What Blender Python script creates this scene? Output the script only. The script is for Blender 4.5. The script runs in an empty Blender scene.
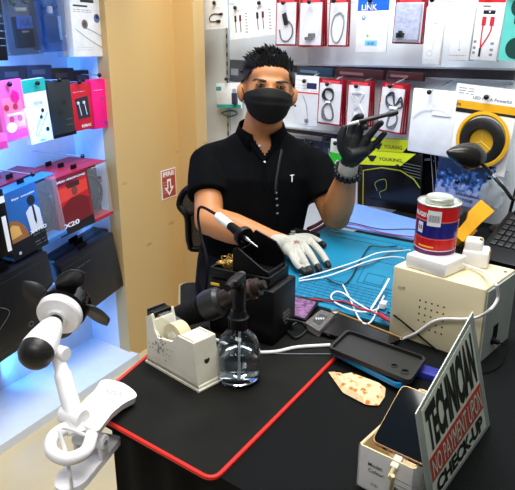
import bpy, bmesh, math, random
from mathutils import Vector as V, Matrix as MX
sc = bpy.context.scene
COL = sc.collection
random.seed(4)
R_ = math.radians
# ------------------------------------------------------------------ camera
FPX, PITCH, EYE, TZ = 600.0, R_(18), 1.30, 0.75
CAM = V((0, 0, EYE))
FW = V((0, math.cos(PITCH), -math.sin(PITCH)))
UP = V((0, math.sin(PITCH), math.cos(PITCH)))
RT = V((1, 0, 0))
cd = bpy.data.cameras.new('camera'); cam = bpy.data.objects.new('camera', cd); COL.objects.link(cam)
cd.sensor_fit = 'HORIZONTAL'; cd.sensor_width = 36; cd.lens = 36 * FPX / 515
cam.location = CAM; cam.rotation_euler = (math.pi / 2 - PITCH, 0, 0)
cd.clip_start = .02
sc.camera = cam
def ray(x, y): return FW + RT * ((x - 257.5) / FPX) + UP * ((245 - y) / FPX)
def hp(x, y, z=TZ):
    d = ray(x, y); return CAM + d * ((z - EYE) / d.z)
def pl(x, y, P, n):
    d = ray(x, y); return CAM + d * ((P - CAM).dot(n) / d.dot(n))
def dp(x, y, dep): return CAM + ray(x, y) * dep
def az(a): return V((math.sin(R_(a)), math.cos(R_(a)), 0))
Z = V((0, 0, 1))
# ------------------------------------------------------------------ materials
def lin(c):
    o = []
    for k in c:
        k = k / 255.0
        o.append(k / 12.92 if k <= .04045 else ((k + .055) / 1.055) ** 2.4)
    return o
_m = {}
def mat(name, rgb, rough=.5, metal=0, var=.06, scale=30, bump=0, alpha=1, trans=0, ior=1.45, emit=0, bscale=None, coat=0, spec=None):
    if name in _m: return _m[name]
    m = bpy.data.materials.new(name); m.use_nodes = True
    nt = m.node_tree; b = nt.nodes['Principled BSDF']
    c = lin(rgb)
    tc = nt.nodes.new('ShaderNodeTexCoord')
    nz = nt.nodes.new('ShaderNodeTexNoise'); nz.inputs['Scale'].default_value = scale; nz.inputs['Detail'].default_value = 3
    nt.links.new(tc.outputs['Object'], nz.inputs['Vector'])
    rp = nt.nodes.new('ShaderNodeValToRGB')
    rp.color_ramp.elements[0].position = .3; rp.color_ramp.elements[1].position = .7
    rp.color_ramp.elements[0].color = [max(0, k * (1 - var)) for k in c] + [1]
    rp.color_ramp.elements[1].color = [min(1, k * (1 + var)) for k in c] + [1]
    nt.links.new(nz.outputs['Fac'], rp.inputs['Fac']); nt.links.new(rp.outputs['Color'], b.inputs['Base Color'])
    b.inputs['Roughness'].default_value = rough; b.inputs['Metallic'].default_value = metal
    b.inputs['IOR'].default_value = ior
    if spec is not None: b.inputs['Specular IOR Level'].default_value = spec
    if coat: b.inputs['Coat Weight'].default_value = coat
    if trans: b.inputs['Transmission Weight'].default_value = trans
    if alpha < 1: b.inputs['Alpha'].default_value = alpha
    if emit:
        nt.links.new(rp.outputs['Color'], b.inputs['Emission Color']); b.inputs['Emission Strength'].default_value = emit
    if bump:
        bp = nt.nodes.new('ShaderNodeBump'); bp.inputs['Strength'].default_value = bump; bp.inputs['Distance'].default_value = .002
        n2 = nt.nodes.new('ShaderNodeTexNoise'); n2.inputs['Scale'].default_value = bscale or scale * 6
        nt.links.new(tc.outputs['Object'], n2.inputs['Vector'])
        nt.links.new(n2.outputs['Fac'], bp.inputs['Height']); nt.links.new(bp.outputs['Normal'], b.inputs['Normal'])
    _m[name] = m
    return m
def colr(rgb, rough=.45, **k):
    return mat('print_%02x%02x%02x_%d' % (rgb[0], rgb[1], rgb[2], int(rough * 100)), rgb, rough, var=.04, **k)
def wood(name, a, b):
    m = bpy.data.materials.new(name); m.use_nodes = True
    nt = m.node_tree; bs = nt.nodes['Principled BSDF']
    tc = nt.nodes.new('ShaderNodeTexCoord'); mp = nt.nodes.new('ShaderNodeMapping')
    mp.inputs['Scale'].default_value = (1.2, 1.2, 22)
    nz = nt.nodes.new('ShaderNodeTexNoise'); nz.inputs['Scale'].default_value = 2.2; nz.inputs['Detail'].default_value = 6; nz.inputs['Distortion'].default_value = .7
    rp = nt.nodes.new('ShaderNodeValToRGB')
    rp.color_ramp.elements[0].position = .36; rp.color_ramp.elements[1].position = .56
    rp.color_ramp.elements[0].color = lin(a) + [1]; rp.color_ramp.elements[1].color = lin(b) + [1]
    nt.links.new(tc.outputs['Object'], mp.inputs['Vector']); nt.links.new(mp.outputs['Vector'], nz.inputs['Vector'])
    # a few darker knots
    vo = nt.nodes.new('ShaderNodeTexVoronoi'); vo.inputs['Scale'].default_value = 3.4
    mp2 = nt.nodes.new('ShaderNodeMapping'); mp2.inputs['Scale'].default_value = (1, 1, 3)
    nt.links.new(tc.outputs['Object'], mp2.inputs['Vector']); nt.links.new(mp2.outputs['Vector'], vo.inputs['Vector'])
    r2 = nt.nodes.new('ShaderNodeValToRGB'); r2.color_ramp.elements[0].position = .02; r2.color_ramp.elements[1].position = .1
    r2.color_ramp.elements[0].color = (.6, .5, .4, 1); r2.color_ramp.elements[1].color = (1, 1, 1, 1)
    nt.links.new(vo.outputs['Distance'], r2.inputs['Fac'])
    mx = nt.nodes.new('ShaderNodeMix'); mx.data_type = 'RGBA'; mx.blend_type = 'MULTIPLY'; mx.inputs['Factor'].default_value = .8
    nt.links.new(rp.outputs['Color'], mx.inputs['A']); nt.links.new(r2.outputs['Color'], mx.inputs['B'])
    nt.links.new(mx.outputs['Result'], bs.inputs['Base Color'])
    bs.inputs['Roughness'].default_value = .45
    return m
WHITE = mat('white_plastic', (240, 238, 234), .35)
CREAMW = mat('aged_white_plastic', (226, 222, 202), .4, var=.08, scale=18)
BLACK = mat('black_plastic', (8, 8, 9), .4, spec=.25)
BLACKM = mat('matte_black', (6, 6, 7), .7, spec=.15)
BLACKG = mat('gloss_black', (8, 8, 9), .12)
CHROME = mat('chrome_wire', (200, 205, 210), .25, metal=1)
STEEL = mat('steel', (170, 170, 165), .3, metal=1)
PAPER = mat('white_card', (236, 238, 240), .55)
CLEAR = mat('clear_film', (235, 240, 245), .15, alpha=.13)
CLEAR2 = mat('milky_film', (225, 230, 238), .2, alpha=.6, bump=.5, scale=20, bscale=60)
RED = mat('red_print', (138, 10, 26), .4)
SKIN = mat('skin', (188, 126, 78), .5, var=.07, scale=14, bump=.1)
# ------------------------------------------------------------------ mesh builder
_txt = {}
def text_mesh(s, bold=0):
    k = (s, bold)
    if k not in _txt:
        cu = bpy.data.curves.new('t', 'FONT'); cu.body = s; cu.size = 1; cu.align_x = 'CENTER'; cu.align_y = 'CENTER'; cu.resolution_u = 3
        cu.offset = bold
        o = bpy.data.objects.new('t', cu); COL.objects.link(o)
        me = bpy.data.meshes.new_from_object(o.evaluated_get(bpy.context.evaluated_depsgraph_get()))
        vs = [tuple(v.co) for v in me.vertices]; fs = [tuple(p.vertices) for p in me.polygons]
        bpy.data.objects.remove(o); bpy.data.curves.remove(cu); bpy.data.meshes.remove(me)
        xs = [v[0] for v in vs]; ys = [v[1] for v in vs]
        cx, cy = (min(xs) + max(xs)) / 2, (min(ys) + max(ys)) / 2
        _txt[k] = ([(v[0] - cx, v[1] - cy) for v in vs], fs, max(xs) - min(xs), max(ys) - min(ys))
    return _txt[k]
def smooth_path(pts, n=6, closed=False):
    pts = [V(p) for p in pts]
    if len(pts) < 3: return pts
    out = []
    N = len(pts)
    rng = range(N if closed else N - 1)
    for i in rng:
        p0 = pts[(i - 1) % N] if (closed or i > 0) else pts[0] * 2 - pts[1]
        p1 = pts[i]; p2 = pts[(i + 1) % N]
        p3 = pts[(i + 2) % N] if (closed or i + 2 < N) else pts[-1] * 2 - pts[-2]
        for k in range(n):
            t = k / n
            out.append(.5 * ((2 * p1) + (p2 - p0) * t + (2 * p0 - 5 * p1 + 4 * p2 - p3) * t * t + (3 * p1 - p0 - 3 * p2 + p3) * t ** 3))
    if not closed: out.append(pts[-1])
    return out
class MB:
    def __init__(s): s.v = []; s.f = []; s.fm = []; s.mats = []
    def mi(s, m):
        if m not in s.mats: s.mats.append(m)
        return s.mats.index(m)
    def add(s, vs, fs, m, mx=None):
        o = len(s.v)
        s.v += [(mx @ V(v)) if mx else V(v) for v in vs]
        k = s.mi(m)
        for f in fs: s.f.append([i + o for i in f]); s.fm.append(k)
    def box(s, c, d, m, mx=None, bev=0, seg=2):
        bm = bmesh.new(); bmesh.ops.create_cube(bm, size=1)
        for v in bm.verts: v.co = V((v.co.x * d[0] + c[0], v.co.y * d[1] + c[1], v.co.z * d[2] + c[2]))
        if bev: bmesh.ops.bevel(bm, geom=bm.edges[:], offset=bev, segments=seg, affect='EDGES', profile=.5)
        s.bm(bm, m, mx)
    def bm(s, bm, m, mx=None):
        bm.verts.index_update()
        s.add([v.co.copy() for v in bm.verts], [[v.index for v in f.verts] for f in bm.faces], m, mx); bm.free()
    def tube(s, path, r, m, seg=8, mx=None, cap=True, closed=False, flat=1):
        P = [V(p) for p in path]; n = len(P)
        rr = r if isinstance(r, (list, tuple)) else [r] * n
        vs = []; fs = []
        t0 = (P[1] - P[0]).normalized()
        a = t0.orthogonal().normalized()
        for i in range(n):
            if closed: t = (P[(i + 1) % n] - P[i - 1]).normalized()
            else: t = (P[min(i + 1, n - 1)] - P[max(i - 1, 0)]).normalized()
            a = (a - t * a.dot(t)); a = a.normalized() if a.length > 1e-6 else t.orthogonal().normalized()
            b = t.cross(a)
            for k in range(seg):
                w = 2 * math.pi * k / seg
                vs.append(P[i] + (a * math.cos(w) + b * math.sin(w) * flat) * rr[i])
        for i in range(n if closed else n - 1):
            j = (i + 1) % n
            for k in range(seg):
                fs.append([i * seg + k, i * seg + (k + 1) % seg, j * seg + (k + 1) % seg, j * seg + k])
        if cap and not closed:
            fs.append(list(range(seg))[::-1]); fs.append([(n - 1) * seg + k for k in range(seg)])
        s.add(vs, fs, m, mx)
    def capsule(s, a, b, ra, rb, m, seg=16):
        a = V(a); b = V(b); d = b - a; L = d.length; d.normalize()
        P = []; rr = []
        for k in range(6):
            w = math.pi / 2 * (1 - k / 6); P.append(a - d * ra * math.sin(w)); rr.append(max(ra * math.cos(w), ra * .03))
        for k in range(7):
            w = math.pi / 2 * k / 6; P.append(b + d * rb * math.sin(w)); rr.append(max(rb * math.cos(w), rb * .03))
        s.tube(P, rr, m, seg)
    def lathe(s, prof, m, seg=28, mx=None):
        vs = []; fs = []; idx = []
        for r, z in prof:
            if r < 1e-6: idx.append([len(vs)]); vs.append((0, 0, z))
            else:
                idx.append(list(range(len(vs), len(vs) + seg)))
                vs += [(r * math.cos(2 * math.pi * k / seg), r * math.sin(2 * math.pi * k / seg), z) for k in range(seg)]
        for A, B in zip(idx, idx[1:]):
            for k in range(seg):
                q = [A[k % len(A)], A[(k + 1) % len(A)], B[(k + 1) % len(B)], B[k % len(B)]]
                q2 = []
                for i in q:
                    if i not in q2: q2.append(i)
                if len(q2) > 2: fs.append(q2)
        s.add(vs, fs, m, mx)
    def sph(s, c, r, m, seg=16, ring=10, mx=None):
        r = r if isinstance(r, (tuple, list)) else (r, r, r)
        pr = [(max(0, math.sin(math.pi * k / ring)) if 0 < k < ring else 0, -math.cos(math.pi * k / ring)) for k in range(ring + 1)]
        q = MX.Translation(V(c)) @ MX.Diagonal(V((r[0], r[1], r[2], 1)))
        s.lathe(pr, m, seg, (mx @ q) if mx else q)
    def prism(s, out, y0, y1, m, mx=None, m2=None):   # outline in x,z extruded along y
        n = len(out)
        vs = [(x, y0, z) for x, z in out] + [(x, y1, z) for x, z in out]
        s.add(vs, [list(range(n)), [n + k for k in range(n)][::-1]], m, mx)
        s.add(vs, [[k, n + k, n + (k + 1) % n, (k + 1) % n] for k in range(n)], m2 or m, mx)
    def hprism(s, out, z0, z1, m, mx=None, m2=None):  # outline in x,y extruded up
        n = len(out)
        vs = [(p[0], p[1], z0) for p in out] + [(p[0], p[1], z1) for p in out]
        s.add(vs, [list(range(n))[::-1], [n + k for k in range(n)]], m, mx)
        s.add(vs, [[k, (k + 1) % n, n + (k + 1) % n, n + k] for k in range(n)], m2 or m, mx)
    def text(s, t, h, x, z, y, m, mx=None, w=None, bold=0, rot=0):
        vs, fs, W, H = text_mesh(t, bold)
        sy = h / H; sx = (w / W) if w else sy
        c, q = math.cos(R_(rot)), math.sin(R_(rot))
        s.add([(x + a * sx * c - b * sy * q, y, z + a * sx * q + b * sy * c) for a, b in vs], fs, m, mx)
    def build(s, name, parent=None, world=False, loc=None, shade=35, bevel=0, mods=None):
        me = bpy.data.meshes.new(name)
        inv = None
        if loc is not None: inv = MX.Translation(-V(loc))
        elif world and parent is not None: inv = parent_mx(parent).inverted()
        me.from_pydata([tuple((inv @ v) if inv else v) for v in s.v], [], s.f)
        for m in s.mats: me.materials.append(m)
        me.polygons.foreach_set('material_index', s.fm)
        bm = bmesh.new(); bm.from_mesh(me); bmesh.ops.recalc_face_normals(bm, faces=bm.faces[:]); bm.to_mesh(me); bm.free()
        me.shade_smooth(); me.set_sharp_from_angle(angle=R_(shade))
        o = bpy.data.objects.new(name, me); COL.objects.link(o)
        if parent is not None: o.parent = parent
        if loc is not None: o.location = loc
        if bevel:
            b = o.modifiers.new('bevel', 'BEVEL'); b.width = bevel; b.segments = 2; b.limit_method = 'ANGLE'; b.angle_limit = R_(40)
        return o
def parent_mx(o):
    m = o.matrix_basis.copy()
    while o.parent: o = o.parent; m = o.matrix_basis @ m
    return m
def tag(o, label, cat, group=None):
    o['label'] = label; o['category'] = cat
    if group: o['group'] = group
    return o
def thing(name, label, cat, mx=None, loc=None, rz=0, group=None):
    o = bpy.data.objects.new(name, None); COL.objects.link(o); o.empty_display_size = .05
    if mx is not None: o.matrix_basis = mx
    elif loc is not None: o.matrix_basis = MX.Translation(V(loc)) @ MX.Rotation(rz, 4, 'Z')
    return tag(o, label, cat, group)
def struct(o): o['kind'] = 'structure'; return o
def copy_thing(root, offset, label, group=None):
    r = root.copy(); COL.objects.link(r); r['label'] = label
    if group: r['group'] = group
    r.matrix_basis = MX.Translation(offset) @ root.matrix_basis
    for c in list(root.children):
        k = c.copy(); COL.objects.link(k); k.parent = r
        for g in list(c.children):
            q = g.copy(); COL.objects.link(q); q.parent = k
    return r
def remesh(o, vox, smooth=4, extra=None):
    a = o.modifiers.new('r', 'REMESH'); a.mode = 'VOXEL'; a.voxel_size = vox
    b = o.modifiers.new('s', 'SMOOTH'); b.iterations = smooth; b.factor = .5
    me = bpy.data.meshes.new_from_object(o.evaluated_get(bpy.context.evaluated_depsgraph_get()))
    o.modifiers.clear()
    old = o.data; mats = list(old.materials); o.data = me; me.name = o.name
    me.materials.clear()
    for m in mats: me.materials.append(m)
    for p in me.polygons: p.material_index = 0
    me.shade_smooth()
    bpy.data.meshes.remove(old)
    return o
def frame(u, n, c, roll=0):
    m = MX(((u.x, -n.x, 0, c.x), (u.y, -n.y, 0, c.y), (0, 0, 1, c.z), (0, 0, 0, 1)))
    return m @ MX.Rotation(R_(roll), 4, 'Y')
def hframe(o, xdir):   # local x along xdir on a level surface
    x = V((xdir.x, xdir.y, 0)).normalized(); y = Z.cross(x)
    return MX(((x.x, y.x, 0, o.x), (x.y, y.y, 0, o.y), (0, 0, 1, o.z), (0, 0, 0, 1)))
# ------------------------------------------------------------------ setting
BW_A = -45
BP = V((.585, 2.19, 0)); BU = -az(BW_A); BU = V((-az(BW_A).x, -az(BW_A).y, 0)); BN = V((-BU.y * -1 * -1, 0, 0))
BU = V((math.sin(R_(45)), -math.cos(R_(45)), 0)); BN = V((-math.cos(R_(45)), -math.sin(R_(45)), 0))
LU = az(28); LN = V((LU.y, -LU.x, 0))
C0 = hp(93, 337, .035); C1 = hp(120, 348, .035)
dS = (C1 - C0); dS.z = 0; dS.normalize()
C2 = C1 + dS * .065
def wallbox(name, p, q, thick, back, z0, z1, m):   # vertical slab whose front face runs p-q; thickness towards back
    a = MB(); p = V((p.x, p.y, 0)); q = V((q.x, q.y, 0)); b = back.normalized() * thick
    a.hprism([p, q, q + b, p + b], z0, z1, m)
    return struct(a.build(name, loc=(p + q) / 2))
W_PANEL = mat('white_wall_panel', (222, 230, 236), .4, var=.03, scale=6)
W_SHELF = mat('white_shelf_laminate', (222, 228, 238), .35, var=.03)
WOODA = wood('birch_ply', (170, 134, 76), (214, 180, 120))
FLOORM = mat('beige_tile', (206, 188, 146), .3, var=.06, scale=5)
def inter(P, d, px, py=100):   # point on vertical plane through P along d, seen at pixel px
    n = V((d.y, -d.x, 0)); return pl(px, py, P, n)
PA = inter(C2, az(28), 176.5); PA.z = 0
PB = inter(PA, az(-45), 195.5); PB.z = 0
PC = inter(PB, az(28), 206); PC.z = 0
a = MB(); a.box((0.2, 1.6, -.02), (4.4, 4.6, .04), FLOORM); struct(a.build('floor'))
BL = inter(BP, BU, 195); BL.z = 0
BR = BP + BU * 1.1
wallbox('wall_back', BL - BU * .15, BR, .04, -BN, 0, 2.5, W_PANEL)
wallbox('wall_left', C0 - LU * 2.3, C0 + LU * .04, .04, -LN, 0, 2.5, W_SHELF)
wallbox('wall_unit_side', C0, C1, .03, LU, 0, 2.5, W_SHELF)
def chain(name, pts, m):
    a = MB(); n = len(pts); off = []
    return a
# birch pillar in one piece: front strip, long face, step and return
a = MB()
bk = az(28)
outline = [C1, C2, PA, PB, PC, PC + V((-.025, .12, 0)), C1 + bk * .75]
a.hprism([V((p.x, p.y, 0)) for p in outline], 0, 2.5, WOODA)
struct(a.build('wall_pillar', loc=V((C2.x, C2.y, 0))))
# white plinth under the left display
pf = hp(40, 419, .035); 
q0 = pf - LU * 1.2; q1 = pf + LU * ((C1 - pf).dot(LU))
a = MB(); a.hprism([C0 - LU * 2.2, q0, q1, C1, C0], .0, .034, W_SHELF)
struct(a.build('trim_plinth', loc=V((pf.x, pf.y, 0))))
# unseen panel added over the left display to keep ceiling light off it
a = MB(); h0_ = C0 - LU * 2.2; h1_ = C0 + LU * .0; a.hprism([h0_, h0_ + LN * .46, h1_ + LN * .46, h1_], 1.72, 1.95, W_SHELF)
struct(a.build('added_shade_panel', loc=V((C0.x, C0.y, 1.72))))
# hook rails on the back wall (each a folded steel channel) and the slotted upright
RAIL = mat('steel_rail', (190, 196, 200), .35, metal=.6); RAILD = mat('rail_recess', (70, 62, 66), .6)
for (x0, y0, x1, y1, hpx, nm) in ((292, 66, 515, 79, 9, 1), (286, 131, 440, 146, 6, 2)):
    A = pl(x0, y0, BP, BN); B = pl(x1, y1, BP, BN); zc = (A.z + B.z) / 2; h = hpx / 600 * 2.4
    Aw = A - BN * 0; L = (B - A).dot(BU)
    m = frame(BU, BN, V((A.x, A.y, zc)))
    a = MB(); a.box((L / 2, -.004, 0), (L, .008, h), RAILD); a.box((L / 2, -.012, h / 2), (L, .024, .006), RAIL); a.box((L / 2, -.012, -h / 2), (L, .024, .006), RAIL)
    o = a.build('trim_rail'); o.matrix_basis = m; struct(o)
A = pl(229, 60, BP, BN)
a = MB(); a.box((0, -.006, 0), (.014, .012, 1.6), RAIL)
for k in range(40): a.box((0, -.0125, -.78 + k * .04), (.006, .001, .018), BLACKM)
o = a.build('trim_upright'); o.matrix_basis = frame(BU, BN, V((A.x, A.y, 1.3))); struct(o)
# ------------------------------------------------------------------ lights
w = bpy.data.worlds.new('world'); sc.world = w; w.use_nodes = True
w.node_tree.nodes['Background'].inputs['Color'].default_value = (.86, .93, 1, 1); w.node_tree.nodes['Background'].inputs['Strength'].default_value = .2
def area(name, loc, tgt, sx, sy, power, col=(1, 1, 1)):
    l = bpy.data.lights.new(name, 'AREA'); l.shape = 'RECTANGLE'; l.size = sx; l.size_y = sy; l.energy = power; l.color = col
    o = bpy.data.objects.new(name, l); COL.objects.link(o); o.location = loc
    o.rotation_euler = (V(tgt) - V(loc)).to_track_quat('-Z', 'Y').to_euler(); return o
area('ceiling_lamp', (.2, 1.1, 2.75), (.2, 1.2, 0), 1.4, .5, 34, (1, .97, .93))
area('ceiling_lamp', (-.1, -.3, 2.8), (.1, 1.6, .8), 1.6, .6, 34, (1, .98, .95))
area('ceiling_lamp', (.0, 1.75, 2.7), (.4, 2.3, 1.1), 1.4, .3, 40, (.93, .97, 1))  # unseen lamp added overhead to brighten the back wall
LEDC = (.06, .33, 1)
def led(loc, d, sx, sy, power):
    l = bpy.data.lights.new('display_led', 'AREA'); l.shape = 'RECTANGLE'; l.size = sx; l.size_y = sy; l.energy = power; l.color = LEDC
    o = bpy.data.objects.new('display_led', l); COL.objects.link(o)
    z_ = -V(d).normalized(); y_ = (Z - z_ * Z.dot(z_)); y_ = y_.normalized() if y_.length > .1 else LU.copy(); x_ = y_.cross(z_)
    o.matrix_basis = MX(((x_.x, y_.x, z_.x, loc.x), (x_.y, y_.y, z_.y, loc.y), (x_.z, y_.z, z_.z, loc.z), (0, 0, 0, 1)))
led(C0 - LU * .5 + LN * .045 + V((0, 0, 1.0)), LU - LN * .15, .05, 1.9, 6.5)
led(C0 - LU * .5 + LN * .06 + V((0, 0, 1.45)), V((0, 0, -1)) - LN * .5, .05, .9, 4.5)
led(C0 - LU * .4 + LN * .16 + V((0, 0, 1.12)), V((0, 0, -1)) - LN * .8, .05, .7, 3.6)
led(C0 - LU * .3 + LN * .2 + V((0, 0, .42)), V((0, 0, -1)) - LN * .3, .05, .6, .6)
sc.view_settings.view_transform = 'Standard'; sc.view_settings.look = 'None'; sc.view_settings.gamma = 1; sc.view_settings.exposure = -0.05
sc.view_settings.use_curve_mapping = False
# ------------------------------------------------------------------ hanging goods
class Pack:
    """a hanging package: w,h measured on its own plane; y = -d/2 is the front"""
    def __init__(s, P, n, u, box, off, name, label, cat, roll=0, group=None, d=.004):
        x0, y0, x1, y1 = box; Q = P + n * off
        xm, ym = (x0 + x1) / 2, (y0 + y1) / 2
        s.w = (pl(x1, ym, Q, n) - pl(x0, ym, Q, n)).dot(u); s.h = (pl(xm, y0, Q, n) - pl(xm, y1, Q, n)).z
        s.c = pl(xm, ym, Q, n); s.d = d; s.n = n; s.u = u; s.off = off; s.P = P
        s.m = frame(u, n, s.c, roll)
        s.root = thing(name, label, cat, s.m, group=group); s.mb = MB(); s.parts = []
    def y(s, k=1): return -s.d / 2 - .0003 * k
    def body(s, m, d=None, bev=0, w=1, h=1): s.mb.box((0, 0, 0), (s.w * w, d or s.d, s.h * h), m, bev=bev); return s
    def R(s, x0, z0, x1, z1, m, k=1, mb=None):
        w, h, y = s.w, s.h, s.y(k)
        (mb or s.mb).add([(x0 * w, y, z0 * h), (x1 * w, y, z0 * h), (x1 * w, y, z1 * h), (x0 * w, y, z1 * h)], [[0, 1, 2, 3]], m); return s
    def poly(s, pts, m, k=1, mb=None):
        (mb or s.mb).add([(x * s.w, s.y(k), z * s.h) for x, z in pts], [list(range(len(pts)))], m); return s
    def C(s, x, z, r, m, k=2, sx=1, mb=None):
        (mb or s.mb).add([(x * s.w + r * sx * math.cos(t * math.pi / 10), s.y(k), z * s.h + r * math.sin(t * math.pi / 10)) for t in range(20)], [list(range(20))], m); return s
    def T(s, t, x, z, h, m, k=2, w=None, bold=.02, rot=0, mb=None):
        (mb or s.mb).text(t, h * s.h, x * s.w, z * s.h, s.y(k), m, w=w * s.w if w else None, bold=bold, rot=rot); return s
    def line(s, pts, r, m, k=3, mb=None, sm=True):   # printed line, flat ribbon
        P = [V((x * s.w, 0, z * s.h)) for x, z in pts]
        if sm: P = smooth_path(P, 5)
        vs = []; fs = []
        for i, p in enumerate(P):
            t = (P[min(i + 1, len(P) - 1)] - P[max(i - 1, 0)]); t = t.normalized() if t.length else V((1, 0, 0)); q = V((-t.z, 0, t.x)) * r
            for e in (p + q, p - q): vs.append((e.x, s.y(k), e.z))
        for i in range(len(P) - 1): fs.append([2 * i, 2 * i + 1, 2 * i + 3, 2 * i + 2])
        (mb or s.mb).add(vs, fs, m); return s
    def cord(s, pts, r, m, name='cable', k=4, sm=True):   # a real cable part inside a pouch
        a = MB(); P = [V((x * s.w, s.y() - r * .6, z * s.h)) for x, z in pts]
        a.tube(smooth_path(P, 5) if sm else P, r, m, 8); s.parts.append((name, a)); return s
    def part(s, name): a = MB(); s.parts.append((name, a)); return a
    def done(s, name='card', bevel=0):
        s.mb.build(name, s.root, bevel=bevel)
        for n, a in s.parts: a.build(n, s.root)
        return s
HOOKB = mat('hook_ball', (10, 10, 12), .25)
def hook(P, n, x, y, off, what):
    c = pl(x, y, P + n * off, n)
    t = thing('display_hook', 'wire display hook with black ball tip holding ' + what, 'hook', loc=c + n * .012 - n * off, group=None)
    b = c + n * .012
    e_ = pl(x + 24, y - 13, P, n) if (P is BP and 70 < y < 100 and off > .1) else b - n * (off + .008)
    a = MB(); a.tube([e_, b], .0022, CHROME, 8); a.build('rod', t, world=True)
    a = MB(); a.sph(b, .0082, HOOKB, 14, 10); a.build('ball_tip', t, world=True)
OFF = .11
def bp(box, name, label, cat, roll=0, group=None, d=.004, off=OFF): return Pack(BP, BN, BU, box, off, name, label, cat, roll, group, d)
GREYP = colr((120, 124, 130)); DARKP = colr((24, 24, 28)); LGREY = colr((196, 200, 206)); SILV = colr((170, 172, 176))
def fine(p, rows, x0, x1, m, h=.008):      # small print: rows of short dashes in place of unreadable text
    for z in rows:
        x = x0
        while x < x1 - .02:
            e = min(x1, x + random.uniform(.04, .14)); p.R(x, z, e, z + h, m, 1); x = e + .03
# --- top row
p = bp((205, -1, 227, 29), 'cable_card', 'white card with short black adapter lead, beside the birch pillar in top row', 'cable', -1)
p.body(PAPER); fine(p, (.17, .2), -.15, .2, GREYP); fine(p, (-.42,), -.3, .35, GREYP)
p.cord([(.28, -.03), (-.1, 0), (-.28, -.12), (-.22, -.24), (.05, -.25)], .0022, DARKP, 'lead')
b_ = p.part('plug'); b_.box((.26 * p.w, p.y() - .003, -.02 * p.h), (.02, .006, .009), DARKP, bev=.001); b_.box((.14 * p.w, p.y() - .003, -.25 * p.h), (.022, .007, .011), DARKP, bev=.001)
p.done(); hook(BP, BN, 216, 3, OFF, 'the short adapter lead card')
for (bx, rl, ball, lab, lab2) in (((230, 5, 250, 39), -4, (237, 8), 'white card of two audio leads tilted left, second from pillar in top row', 'the left one of two lead cards'), ((251, 1, 274, 36), -5, (261, 3), 'white card of two audio leads above the man\'s head, right of its twin', 'the right one of two lead cards')):
    p = bp(bx, 'cable_card', lab, 'cable', rl, 'audio lead cards')
    p.body(PAPER)
    for xx, mm in ((-.2, DARKP), (.04, colr((96, 30, 36)))):
        p.line([(xx - .01, .12), (xx + .01, -.3)], .0022, mm, sm=False); p.R(xx - .05, .02, xx + .05, .2, mm, 2)
    for k in range(7): p.R(.28 + .02 * (k % 2), -.34 + k * .09, .38, -.31 + k * .09, GREYP)
    fine(p, (.34, .3), -.25, .2, GREYP); p.done(); hook(BP, BN, ball[0], ball[1], OFF, lab2)
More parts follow.
